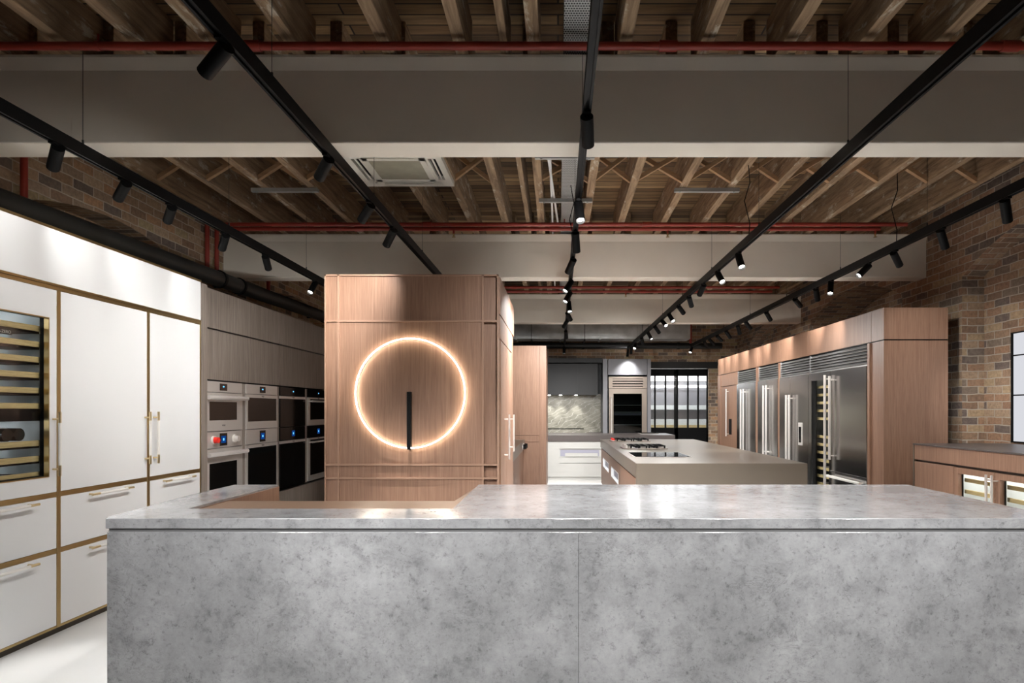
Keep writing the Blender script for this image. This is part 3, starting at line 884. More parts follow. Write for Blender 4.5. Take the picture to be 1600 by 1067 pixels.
def long_handle(y, z0, z1, parent, off=0.06):
    h = MB()
    for z in (z0 + 0.05, z1 - 0.05):
        h.cyl((FX - 0.002, y, z), (FX - off, y, z), 0.009, 10)
    h.cyl((FX - off, y, z0), (FX - off, y, z1), 0.017, 16)
    return h.build('handle', CHROME, parent)
def fridge(y0, y1, label, doors, frame=0.0, bottom=None, handles=()):
    """doors: list of (ya, yb, kind)"""
    u = thing('fridge', label, 'fridge', (FX + 0.3, (y0 + y1) / 2, 0), 'steel fridges along the right wall')
    GZ0, GZ1 = 1.975, 2.213
    box('plinth', BLACK, (FX + 0.06, FX + 0.59, y0, y1, 0, 0.09), u)
    g = box('grille', CHARCOAL, (FX + 0.02, FX + 0.59, y0 + 0.004, y1 - 0.004, GZ0, GZ1 - 0.004), u)
    s = MB()
    n = 6
    for k in range(n):
        z = GZ0 + 0.02 + k * (GZ1 - GZ0 - 0.03) / (n - 0.2)
        s.prism([(FX - 0.004, z), (FX + 0.02, z + 0.026), (FX + 0.02, z + 0.030), (FX - 0.006, z + 0.006)], y0 + 0.008, y1 - 0.008, 'y')
    s.box(FX - 0.004, FX + 0.02, y0, y1, GZ0 - 0.002, GZ0 + 0.012)
    s.box(FX - 0.004, FX + 0.02, y0, y0 + 0.01, GZ0, GZ1).box(FX - 0.004, FX + 0.02, y1 - 0.01, y1, GZ0, GZ1)
    s.build('louvre', STEEL_SLAT, g)
    if not any(k == 'wine' for _, _, k in doors):
        box('cabinet_body', CHARCOAL, (FX + 0.03, FX + 0.59, y0 + 0.004, y1 - 0.004, 0.09, GZ0), u)
    ds = []
    for (a, c, k) in doors:
        if k == 'steel':
            z0 = 0.10 if bottom is None else bottom
            d = box('door', STEEL_DOOR, (FX - 0.022, FX + 0.028, a + .002, c - .002, z0, GZ0 - 0.006), u, 0.004)
            if bottom is not None:
                dd = box('freezer_drawer', STEEL_DOOR, (FX - 0.022, FX + 0.028, a + .002, c - .002, 0.10, bottom - 0.008), u, 0.004)
                h = MB()
                hz = bottom - 0.06
                for y in (a + .08, c - .08):
                    h.cyl((FX - .02, y, hz), (FX - .08, y, hz), 0.009, 10)
                h.cyl((FX - .08, a + .03, hz), (FX - .08, c - .03, hz), 0.017, 16)
                h.build('handle', CHROME, dd)
                box('body', CHARCOAL, (FX + 0.03, FX + 0.59, a, c, 0.09, GZ0), u)
        else:
            e = 0.05
            z0, z1 = 0.10, GZ0 - 0.006
            m_ = MB().box(FX - .022, FX + .028, a + .002, a + .035, z0, z1).box(FX - .022, FX + .028, c - .09, c - .002, z0, z1)
            m_.box(FX - .022, FX + .028, a + .035, c - .09, z0, z0 + .12).box(FX - .022, FX + .028, a + .035, c - .09, z1 - .10, z1)
            d = m_.build('wine_door', STEEL_DOOR, u)
            box('glass', GLASS, (FX - 0.004, FX, a + .035, c - .09, z0 + .12, z1 - .10), d)
            box('seal_frame', BLACK, (FX + .001, FX + .02, c - .18, c - .085, z0 + .11, z1 - .09), d)
            ln = MB().box(FX + .03, FX + .59, a, a + .012, .09, GZ0).box(FX + .03, FX + .59, c - .012, c, .09, GZ0)
            ln.box(FX + .57, FX + .59, a, c, .09, GZ0).box(FX + .03, FX + .59, a, c, .09, .10).box(FX + .03, FX + .59, a, c, GZ0 - .01, GZ0)
            ln.build('liner', INSIDEDK, u)
            for z in (1.94,):
                box('light_strip', LED, (FX + .2, FX + .215, a + .08, c - .1, z, z + .008), u)
            zz = 1.80
            k = 0
            while zz > 0.24:
                sh = box('wine_shelf', SHELFWOOD, (FX + .05, FX + .075, a + .03, c - .05, zz - .035, zz), u, .002)
                rk = MB()
                for j in range(7):
                    yy = a + .06 + j * (c - a - .12) / 6
                    rk.cyl((FX + .07, yy, zz - .012), (FX + .55, yy, zz - .012), .004, 6)
                rk.build('rack', CHROME, sh)
                k += 1
                zz -= 0.105 if k != 5 else 0.24
        ds.append(d)
    for (i, y, z0, z1) in handles:
        long_handle(y, z0, z1, ds[i], 0.075)
    return u, ds
f1, d1 = fridge(7.10, 8.757, 'widest fridge with a steel door and a narrow glass wine door nearest the camera',
                [(7.113, 8.06, 'steel'), (8.06, 8.752, 'wine')], bottom=0.715, handles=[(0, 7.96, 0.86, 1.90), (1, 8.10, 0.25, 1.92)])
box('side_frame', OAKTRIM, (FX - 0.02, FX + 0.3, 7.052, 7.10, 0.0, 2.213), f1)
f2, d2 = fridge(8.76, 9.92, 'steel fridge with a water dispenser between the wine door and the first oak pilaster',
                [(8.763, 9.45, 'steel'), (9.45, 9.915, 'steel')], handles=[(0, 9.35, 0.5, 1.70), (1, 9.47, 0.3, 1.70)])
wd = box('water_dispenser', CHROME, (FX - 0.03, FX - 0.02, 8.98, 9.12, 0.98, 1.30), d2[0], 0.003)
box('dispenser_recess', BLACKGLASS, (FX - 0.0315, FX - 0.03, 9.005, 9.095, 1.02, 1.24), wd)
f3, d3 = fridge(10.003, 10.997, 'steel double door fridge between two oak pilasters', [(10.003, 10.5, 'steel'), (10.5, 10.997, 'steel')],
                handles=[(0, 10.39, 0.75, 1.88), (1, 10.53, 0.75, 1.88)])
f4, d4 = fridge(11.128, 12.282, 'farthest steel double door fridge beside the oak panel door', [(11.128, 11.8, 'steel'), (11.8, 12.282, 'steel')],
                handles=[(0, 11.67, 0.6, 1.86), (1, 11.83, 0.6, 1.86)])

# ---------------------------------------------------------------- sideboard with wine drawers, right edge
SX = 3.50
ST = 1.150
sb = thing('bar_sideboard', 'oak bar sideboard with glass wine doors and thin dark top', 'sideboard', (3.95, 5.2, 0))
SY1, SY0 = 6.30, 3.9
box('worktop', BRONZE_DK, (SX - 0.008, RX - 0.01, SY0, SY1, ST - 0.014, ST), sb, 0.001)
box('side_panel', BRONZE, (SX - 0.006, RX - 0.01, SY1 - 0.012, SY1 - 0.0005, 0, ST - 0.014), sb)
box('apron', OAK, (SX, SX + 0.03, SY0, SY1 - 0.013, 0.995, ST - 0.015), sb, 0.001)
m_ = MB().box(SX + 0.04, RX - 0.02, 5.66, SY1 - 0.013, 0.08, 0.995).box(SX + 0.03, RX - 0.02, SY0, SY1 - 0.013, 0.995, ST - 0.016)
m_.box(RX - 0.05, RX - 0.02, SY0, 5.66, 0.08, 0.995).box(SX + 0.04, RX - 0.02, SY0, 5.66, 0.0, 0.09).box(SX + .04, RX - .05, 4.585, 4.605, 0.09, 0.995).box(SX + .04, RX - .05, SY0, SY0 + 0.02, 0.09, 0.995).box(SX + .04, RX - .05, 5.118, 5.138, 0.09, 0.995)
m_.build('carcass', INSIDE, sb)
box('cupboard_door', OAK, (SX, SX + 0.035, 5.664, SY1 - 0.015, 0.09, 0.975), sb, 0.001)
for (a, c) in ((5.13, 5.658), (4.60, 5.124)):
    wa, wc, w0, w1 = a + 0.055, c - 0.055, 0.2, 0.922
    m_ = MB().box(SX, SX + .035, a, wa, .09, .972).box(SX, SX + .035, wc, c, .09, .972).box(SX, SX + .035, wa, wc, .09, w0).box(SX, SX + .035, wa, wc, w1, .972)
    d = m_.build('wine_door', OAK, sb)
    m_ = MB()
    m_.box(SX + .0355, SX + .042, wc - .014, wc + .03, w0, w1).box(SX + .0355, SX + .042, wa - .03, wa + .006, w0, w1)
    m_.build('seal_frame', BLACK, d)
    box('glass', GLASS, (SX + .015, SX + .019, wa, wc, w0, w1), d)
    for z in (0.88, 0.78, 0.68, 0.58, 0.48):
        s = box('wine_shelf', SHELFWOOD, (SX + .07, SX + .09, wa - .02, wc + .02, z - .034, z), sb, .002)
        rk = MB()
        for j in range(6):
            yy = wa + j * (wc - wa) / 5
            rk.cyl((SX + .09, yy, z - .02), (RX - .06, yy, z - .02), .004, 6)
        rk.build('rack', CHROME, s)
    box('light_strip', LEDSHELF, (SX + .15, SX + .30, wa, wc, .985, .992), sb)
    bar_handle_v(SX, a + 0.03 if a > 5 else c - 0.03, 0.40, 0.955, d, CHROME, CHROME, 0.05, 0.010, -1)
box('gap_light_block', BRONZE_DK, (SX + 0.036, SX + 0.06, SY0, SY1 - 0.014, 0.955, 0.995), sb)  # added dark strip, stops the interior light leaking through the gap
box('cupboard_door', OAK, (SX, SX + 0.035, SY0, 4.596, 0.09, 0.975), sb, 0.001)
w_ = thing('wine_bottle', 'dark wine bottle lying in the sideboard wine drawer at the right edge', 'bottle', (3.8, 4.82, 0.80))
MB().cyl((3.62, 4.86, 0.83), (3.82, 4.86, 0.83), 0.038, 18).cyl((3.82, 4.86, 0.83), (3.87, 4.86, 0.83), 0.038, 18, 0.014).cyl((3.87, 4.86, 0.83), (3.95, 4.86, 0.83), 0.014, 14).build('bottle_body', BOTTLE, w_)

# window in the recess of the right wall
m_ = MB()
WX = RX + 0.24
wy0, wy1, wz0, wz1 = 4.7, 6.49, 1.15, 2.26
for y in (wy0, (wy0 + wy1) / 2 - .02, wy1 - .012): m_.box(WX - 0.05, WX - 0.005, y, y + (.012 if y > 6 else .04), wz0, wz1)
for z in (wz0, 1.62, 2.02, wz1 - .012): m_.box(WX - 0.05, WX - 0.005, wy0, wy1, z, z + .012)
wn = structure(m_.build('window_1', BLACK), 'tall white lit window in the brick recess')
box('window_pane', DAY, (WX - 0.03, WX - 0.006, wy0, wy1, wz0, wz1), wn)

# ---------------------------------------------------------------- far kitchen against the back wall
pc = thing('base_cabinet', 'off-white base cabinets under the dark worktop at the back', 'cabinet', (0.4, 14.3, 0))
PY = 13.40
box('worktop', BRONZE_DK, (-0.30, 2.45, PY, 14.60, 0.82, 0.955), pc, 0.003)
box('worktop', BRONZE_DK, (-0.30, 1.02, 14.60, 15.28, 0.82, 0.955), pc)
box('carcass', LAMINATE, (-0.28, 2.40, PY + 0.05, 14.55, 0, 0.82), pc)
X1 = px(874, PY)
box('cupboard_door', LAMINATE, (-0.28, X1 - .004, PY + .02, PY + .049, 0.08, 0.815), pc)
X2 = px(940, PY)
box('drawer', LAMINATE, (X1 + .004, X2, PY + .02, PY + .049, pz(701, PY), 0.815), pc)
box('drawer', LAMINATE, (X1 + .004, X2, PY + .02, PY + .049, pz(723.5, PY), pz(715, PY)), pc)
box('drawer', LAMINATE, (X1 + .004, X2, PY + .02, PY + .049, 0.08, pz(724.3, PY)), pc)
ni = MB().box(X1 + .02, X2 - .05, PY + .045, PY + .0495, pz(713, PY), pz(703, PY)).build('glass_drawer', GREYPLASTIC, pc)
box('cooktop_pan', LAMINATE, (X1 + .12, X2 - .08, PY + .03, PY + .0445, pz(713.5, PY), pz(708, PY)), ni)
hb = thing('griddle', 'small black griddle plate at the end of the far dark worktop', 'griddle', (2.0, 14.2, 0.955))
box('steel_trim', STEEL, (1.80, 2.22, 14.0, 14.45, 0.9555, 0.965), hb)
box('hot_plate', BLACKGLASS, (1.82, 2.20, 14.02, 14.43, 0.965, 0.985), hb)
sp = thing('splashback', 'olive veined marble splashback behind the far worktop', 'splashback', (0.3, 15.3, 0.955))
box('marble_slab', MARBLE, (-1.2, 1.02, 15.30, 15.33, 0.955, 1.86), sp)
box('marble_ledge', MARBLE, (-0.30, 0.70, 14.80, 15.299, 0.9555, 1.035), sp)
ct = tag(box('glass_cooktop', BLACKGLASS, (-0.30, 0.60, 14.84, 15.25, 1.0355, 1.055), None, 0.003), 'thin black glass cooktop on the marble ledge', 'cooktop')
uc = thing('overhead_cupboard', 'charcoal wall cabinets over the marble splashback', 'cabinet', (0.3, 15.1, 1.83))
UY = 14.9
box('carcass', CHARCOAL, (-1.2, px(934, UY), UY + 0.022, 15.34, 1.835, 2.555), uc)
for a, c in ((840, 863.3), (863.7, 901.8), (902.2, 934)):
    box('cabinet_door', CHARCOAL, (px(a, UY), px(c, UY), UY, UY + 0.02, 1.832, 2.56), uc)
box('pelmet', CHARCOAL, (-1.2, 1.03, UY - 0.05, 15.34, 2.58, 2.685), uc)
for p in (858, 876, 900.5):
    MB().cyl((px(p, UY), 15.12, 1.835), (px(p, UY), 15.12, 1.828), 0.03, 16).build('downlight', LENS, uc)
box('back_panel', CHARCOAL, (-1.2, 1.03, 15.335, 15.35, 0.9, 2.685), uc)

tf = thing('fridge_tower', 'grey lacquered tower around the glass door fridge at the back', 'cabinet', (1.57, 15.0, 0))
GY = 14.70
gx = lambda p: px(p, GY)
gz = lambda y: pz(y, GY)
box('side_panel', GREYLAC, (gx(942), gx(949.2), GY, 15.4, 0, 2.652), tf)
box('side_panel', GREYLAC, (gx(1011.5), gx(1017), GY, 15.4, 0, 2.652), tf)
box('top_panel', GREYLAC, (gx(950.3), gx(1010.8), GY, 15.4, gz(585.5), 2.65), tf)
box('back_panel', CHARCOAL, (gx(949.2), gx(1011.5), 15.37, 15.4, 0, 2.30), tf)
gf = thing('glass_door_fridge', 'tall steel fridge with a dark glass door at the back', 'fridge', (gx(981), 15.0, 0))
m_ = MB().box(gx(951), gx(957), GY - 0.01, GY + 0.03, gz(606.5), gz(588.5)).box(gx(1005), gx(1011), GY - 0.01, GY + 0.03, gz(606.5), gz(588.5)).box(gx(957), gx(1005), GY - 0.01, GY + 0.03, gz(591.5), gz(588.5))
for y in (593.5, 597.5, 601.5, 605.2):
    m_.box(gx(957), gx(1005), GY - 0.012, GY + 0.02, gz(y + 1.2), gz(y - 1.0))
m_.build('louvre', STEEL_WARM, gf)
box('grille', BLACK, (gx(951), gx(1011), GY + 0.03, 15.36, gz(606.5), gz(588.5)), gf)
m_ = MB().box(gx(951.5), gx(958.3), GY - 0.03, GY + 0.02, 0.1, gz(607.3)).box(gx(1002.8), gx(1010.5), GY - 0.03, GY + 0.02, 0.1, gz(607.3))
m_.box(gx(958.3), gx(1002.8), GY - 0.03, GY + 0.02, gz(615), gz(607.3)).box(gx(958.3), gx(1002.8), GY - 0.03, GY + 0.02, 0.1, 0.35)
gd = m_.build('door', STEEL_WARM, gf)
box('glass', GLASSDK, (gx(958.3), gx(1002.8), GY - 0.008, GY - 0.002, 0.35, gz(615)), gd)
MB().cyl((gx(955), GY - .085, 0.9), (gx(955), GY - .085, gz(620)), 0.016, 14).cyl((gx(955), GY - .03, 1.0), (gx(955), GY - .085, 1.0), 0.008, 8).cyl((gx(955), GY - .03, gz(623)), (gx(955), GY - .085, gz(623)), 0.008, 8).build('handle', CHROME, gd)
m_ = MB().box(gx(951), gx(952), GY + .022, 15.36, .1, gz(607)).box(gx(1010), gx(1011), GY + .022, 15.36, .1, gz(607)).box(gx(951), gx(1011), 15.35, 15.36, .1, gz(607))
m_.build('liner', INSIDEDK, gf)
for y in (633, 644, 664):
    box('shelf', INSIDE, (gx(952.2), gx(1009.8), GY + .06, 15.34, gz(y) - .006, gz(y) + .006), gf)
box('crisper_drawer', GREYPLASTIC, (gx(954), gx(1008), GY + .05, 15.3, gz(649), gz(645.5)), gf)

# steel framed reeded glass doors
DY = BY + 0.05
dx = lambda p: px(p, DY)
dzz = lambda y: pz(y, DY)
for n, (a, c, ms) in enumerate(((2.22, dx(1055.8), (1023.5, 1040)), (dx(1056.4), 3.69, (1075, 1091)))):
    d = MB()
    d.box(a, a + .035 if n == 0 else a + .05, DY, DY + .05, 0.02, 2.49)
    d.box(c - .035, c, DY, DY + .05, 0.02, 2.49)
    d.box(a, c, DY, DY + .05, dzz(587.5), 2.49).box(a, c, DY, DY + .05, 0.02, dzz(668))
    for p in ms: d.box(dx(p) - .018, dx(p) + .018, DY, DY + .05, dzz(668), dzz(587.5))
    d = structure(d.build('door_%d' % (n + 1), BLACK), 'black steel framed reeded glass door')
    pn = MB()
    k = int((c - a) / 0.02)
    pn.box(a + .03, c - .03, DY + .022, DY + .028, dzz(668), dzz(587.5))
    pn.build('door_pane', REEDED, d)
# the room beyond the doors
structure(box('wall_beyond', CHARCOAL, (-0.5, 5.3, 18.6, 18.75, 0, CZ)))
structure(box('wall_beyond_left', REARPLASTER, (0.9, 1.0, BY + .22, 18.6, 0, CZ)))
ds = thing('display_wall', 'lit shelving glimpsed through the reeded glass doors', 'shelving', (3.4, 18.4, 0))
QY = 18.3
qx = lambda p: px(p, QY)
qz = lambda y: pz(y, QY)
m_ = MB()
for (ya, yb) in ((633, 640), (655, 664)):
    m_.box(1.6, 5.0, QY, 18.59, qz(yb), qz(ya))
m_.build('shelf', INSIDE, ds)
box('timber_shelf', SHELFWOOD, (1.6, 5.0, QY - .02, 18.59, qz(668.5), qz(664)), ds)
for (ya, yb) in ((586, 595), (602, 605)):
    box('light_batten', LEDSHELF, (1.6, 5.0, QY + .05, QY + .1, qz(yb), qz(ya)), ds)
box('back_panel', GREYLAC, (1.6, 5.0, 18.56, 18.59, 0.4, 2.3), ds)

# ---------------------------------------------------------------- ceiling services
def hpipe(name, label, cat, p0, p1, r, m, couplings=(), drops=()):
    u = thing(name, label, cat, p0)
    MB().cyl(p0, p1, r, 16).build('pipe_run', m, u)
    d = (Vector(p1) - Vector(p0)).normalized()
    L = (Vector(p1) - Vector(p0)).length
    for t in couplings:
        q = Vector(p0) + d * (t * L)
        MB().cyl(q - d * 0.05, q + d * 0.05, r * 1.32, 16).build('coupling', m, u)
    for t in drops:
        q = Vector(p0) + d * (t * L)
        s = MB().cyl(q, q - Vector((0, 0, 0.055)), 0.012, 10).build('sprinkler', m, u)
        MB().cyl(q - Vector((0, 0, 0.055)), q - Vector((0, 0, 0.085)), 0.014, 10, 0.006).cyl(q - Vector((0, 0, 0.088)), q - Vector((0, 0, 0.091)), 0.02, 12).build('sprinkler_head', BRASS, s)
    hang = MB()
    k = max(2, int(L / 2.2))
    for i in range(k):
        q = Vector(p0) + d * (L * (i + 0.5) / k)
        hang.cyl(q, (q.x, q.y, 3.59), 0.006, 6)
        hang.cyl(q - d * .012, q + d * .012, r * 1.15, 14)
    if abs(d.x) > .9: hang.build('hanger', m, u)
    return u
hpipe('sprinkler_pipe', 'red sprinkler pipe in front of the nearest white beam', 'pipe', (LX + .02, 3.60, 3.523), (RX - .02, 3.60, 3.523), 0.023, RED, (0.27, 0.55, 0.78))
hpipe('sprinkler_pipe', 'upper red sprinkler pipe in front of the middle beam', 'pipe', (-3.72, 7.08, 3.53), (3.86, 7.08, 3.53), 0.022, RED, (0.3, 0.62), ())
hpipe('sprinkler_pipe', 'lower red sprinkler pipe in front of the middle beam with brass heads', 'pipe', (-3.70, 7.20, 3.513), (3.62, 7.20, 3.513), 0.022, RED, (0.2, 0.5), (0.345, 0.674, 0.993))
hpipe('sprinkler_pipe', 'upper red sprinkler pipe in front of the farthest beam', 'pipe', (-3.7, 10.70, 3.53), (3.70, 10.70, 3.53), 0.022, RED, (0.4,))
hpipe('sprinkler_pipe', 'lower red sprinkler pipe in front of the farthest beam', 'pipe', (-3.7, 10.95, 3.505), (3.66, 10.95, 3.505), 0.022, RED, (0.7,), (0.66,))
for Y, lab in ((4.71, 'red vertical pipe on the brick above the wine cooler cabinet'), (7.17, 'red vertical pipe nearer of the two above the first ovens'), (7.37, 'red vertical pipe farther of the two above the first ovens'), (8.68, 'red vertical pipe on the brick below the middle beam')):
    u = thing('riser_pipe', lab, 'pipe', (-3.93, Y, 2.95))
    MB().cyl((-3.93, Y, 2.93), (-3.93, Y, 3.57), 0.024, 14).build('pipe_run', RED, u)
    MB().cyl((-3.93, Y, 2.93), (-3.93, Y, 3.0), 0.032, 14).build('coupling', DARKPIPE, u)
dp = thing('drain_pipe', 'thick black pipe running along the left brick wall above the cabinets', 'pipe', (-3.72, 3.0, 2.86))
pa, pb = Vector((-3.72, 2.4, 2.838)), Vector((-3.72, 12.6, 3.0))
MB().cyl(pa, pb, 0.085, 24).build('pipe_run', DARKPIPE, dp)
for Y in (7.02, 7.45, 10.2):
    q = pa + (pb - pa) * ((Y - pa.y) / (pb.y - pa.y))
    MB().cyl(q - Vector((0, .02, 0)), q + Vector((0, .02, 0)), 0.097, 24).build('coupling', BLACK, dp)
    box('wall_bracket', BLACK, (LX + .001, -3.78, Y - .015, Y + .015, q.z - .02, q.z + .02), dp)
bp = thing('drain_pipe', 'black pipe along the back brick wall under the duct', 'pipe', (0, 15.45, 3.03))
MB().cyl((-3.8, 15.45, 3.03), (3.95, 15.45, 3.03), 0.07, 20).build('pipe_run', DARKPIPE, bp)
for X in (-1.5, 0.6, 2.9):
    MB().cyl((X - .03, 15.45, 3.03), (X + .03, 15.45, 3.03), 0.082, 20).build('coupling', DARKPIPE, bp)
    box('wall_bracket', BLACK, (X - .015, X + .015, 15.45, BY - .001, 3.01, 3.05), bp)
du = thing('air_duct', 'long galvanised rectangular air duct behind the farthest beam', 'duct', (0, 14.7, 3.08))
box('duct_run', GALV, (-3.4, 2.98, 14.42, 14.95, 3.085, 3.52), du)
for X in (-2.4, -0.95, 0.05, 0.95, 1.85):
    m_ = MB().box(X - .018, X + .018, 14.40, 14.97, 3.065, 3.54)
    m_.build('flange', GALV, du)
m_ = MB()
for X in (-2.0, -.6, 0.6, 1.9):
    m_.cyl((X, 14.38, 3.06), (X, 14.38, CZ), 0.006, 6)
    m_.cyl((X, 14.99, 3.06), (X, 14.99, CZ), 0.006, 6)
    m_.box(X - .015, X + .015, 14.36, 15.01, 3.045, 3.064)
m_.build('hanger', DARKPIPE, du)
MB().cyl((3.02, 14.6, 3.0), (3.02, 14.6, 3.87), 0.03, 12).build('riser', RED, du)

tr = thing('cable_tray', 'perforated galvanised cable tray between the joists', 'tray', (0.125, 6, 3.59))
m_ = MB().box(0.03, 0.22, 0.4, 12.8, 3.60, 3.604).box(0.03, 0.033, 0.4, 12.8, 3.60, 3.65).box(0.217, 0.22, 0.4, 12.8, 3.60, 3.65)
m_.build('tray_run', TRAY, tr)
for k, x in enumerate((0.07, 0.095, 0.12, 0.15)):
    MB().cyl((x, 0.5, 3.612), (x, 12.7, 3.612), 0.007, 8).build('cable', (CONDUIT, BLACK, GALVP, RED)[k], tr)
for (x0, x1, y, lab) in ((-2.90, -2.27, 6.06, 'galvanised strut under the joists above the ovens'), (1.10, 1.715, 6.06, 'galvanised strut under the joists right of the centre track'), (-.19, .30, 5.26, 'galvanised strut under the cable tray just behind the nearest beam'), (-.19, .34, 6.36, 'galvanised strut under the cable tray beside the lit spotlight')):
    u = thing('strut_channel', lab, 'bracket', ((x0 + x1) / 2, y, 3.54))
    m_ = MB().box(x0, x1, y - .02, y + .02, 3.54, 3.543).box(x0, x1, y - .02, y - .017, 3.54, 3.574).box(x0, x1, y + .017, y + .02, 3.54, 3.574)
    m_.build('channel', GALVP, u)
    for x in (x0 + .05, x1 - .05): MB().cyl((x, y, 3.533), (x, y, 3.576), 0.01, 8).build('bolt', GALVP, u)
for a, c, lab in (((-0.07, 3.9, 3.594), (-0.055, 11, 3.594), 'thin white conduit left of the cable tray, parallel to it'), ((-0.09, 5.15, 3.59), (0.0, 7.3, 3.592), 'short white conduit slanting beside the cable tray')):
    tag(MB().cyl(a, c, 0.011, 10).build('conduit', CONDUIT), lab, 'conduit')

ac = thing('air_conditioner', 'square ivory ceiling cassette air conditioner under the joists', 'air conditioner', (-1.352, 5.48, 3.53))
ax0, ax1, ay0, ay1, az = -1.752, -0.953, 5.08, 5.88, 3.53
aw = ax1 - ax0
f = lambda t: ax0 + t * aw
g_ = lambda t: ay0 + t * (ay1 - ay0)
m_ = MB()
s0, s1, i0, i1 = 0.065, 0.125, 0.175, 0.825    # vent slots and intake panel as shares of the side
m_.box(f(0), f(1), g_(0), g_(s0), az, az + .045).box(f(0), f(1), g_(1 - s0), g_(1), az, az + .045)
m_.box(f(0), f(s0), g_(s0), g_(1 - s0), az, az + .045).box(f(1 - s0), f(1), g_(s0), g_(1 - s0), az, az + .045)
m_.box(f(s1 + .02), f(1 - s1 - .02), g_(s1 + .02), g_(1 - s1 - .02), az + .003, az + .045)
for (a, c, e, h) in ((s0, s1 + .02, s0, .2), (s0, s1 + .02, .8, 1 - s0), (1 - s1 - .02, 1 - s0, s0, .2), (1 - s1 - .02, 1 - s0, .8, 1 - s0), (s1, .22, s0, s1 + .02), (.78, 1 - s1, s0, s1 + .02), (s1, .22, 1 - s1 - .02, 1 - s0), (.78, 1 - s1, 1 - s1 - .02, 1 - s0)):
    m_.box(f(a), f(c), g_(e), g_(h), az + .001, az + .045)
m_.build('housing', ACWHITE, ac)
box('duct_interior', BLACK, (f(.02), f(.98), g_(.02), g_(.98), az + .04, az + .046), ac)
for (a, c, e, h) in ((s0 + .03, s1 - .012, .2, .8), (1 - s1 + .012, 1 - s0 - .03, .2, .8), (.22, .78, s0 + .03, s1 - .012), (.22, .78, 1 - s1 + .012, 1 - s0 - .03)):
    box('flap', ACWHITE, (f(a), f(c), g_(e), g_(h), az + .006, az + .012), ac)
pnl = MB().box(f(i0), f(1 - i0), g_(i0), g_(i0 + .06), az - .006, az + .004).box(f(i0), f(1 - i0), g_(i1 - .06), g_(i1), az - .006, az + .004)
pnl.box(f(i0), f(i0 + .06), g_(i0), g_(i1), az - .006, az + .004).box(f(i1 - .06), f(i1), g_(i0), g_(i1), az - .006, az + .004)
pnl = pnl.build('intake_panel', ACWHITE, ac, 0.002)
box('intake_grille', ACGRILLE, (f(i0 + .06), f(i1 - .06), g_(i0 + .06), g_(i1 - .06), az - .002, az + .003), pnl)

# ---------------------------------------------------------------- track lighting
TZ0, TZ1 = 2.915, 2.985
TRACKS = {
    'left': (-2.71, -1.5, 8.6, 'black lighting track hanging in front of the white cabinets and ovens', 'the track over the white cabinets'),
    'tower': (-1.306, -1.5, 9.0, 'black lighting track passing over the oak tower', 'the track over the oak tower'),
    'centre': (0.14, -1.5, 14.4, 'black lighting track down the centre beside the cable tray', 'the centre track'),
    'island': (1.654, -1.5, 15.2, 'black lighting track over the kitchen island', 'the track over the kitchen island'),
    'fridge': (3.04, -1.5, 14.6, 'black lighting track in front of the fridges', 'the track in front of the fridges'),
}
for k, (x, y0, y1, lab, _) in TRACKS.items():
    u = thing('lighting_track', lab, 'lighting track', (x, (y0 + y1) / 2, TZ0), 'suspended black lighting tracks')
    m_ = MB()
    m_.box(x - .02, x + .02, y0, y1, TZ0 + .012, TZ1)
    m_.box(x - .02, x - .008, y0, y1, TZ0, TZ0 + .012).box(x + .008, x + .02, y0, y1, TZ0, TZ0 + .012)
    m_.build('rail', BLACK, u)
    yy = 2.92 if k == 'tower' else 3.65
    while yy < y1:
        w = MB().cyl((x, yy, TZ1), (x, yy, 3.58 if k != 'island' else 3.6), 0.0016, 6).cyl((x, yy, TZ1), (x, yy, TZ1 + .03), 0.006, 8)
        w.build('suspension_wire', DARKPIPE, u)
        yy += 1.62
    if k in ('centre', 'island', 'fridge'):
        yy = {'centre': 6.1, 'island': 5.55, 'fridge': 5.75}[k]
        pts = [(x, yy, TZ1), (x + .015, yy + .02, 3.1), (x - .03, yy + .03, 3.3), (x + .01, yy, 3.45), (x - .02, yy - .05, 3.6)]
        MB().tube(pts, 0.004, 6).build('feed_cable', BLACK, u)

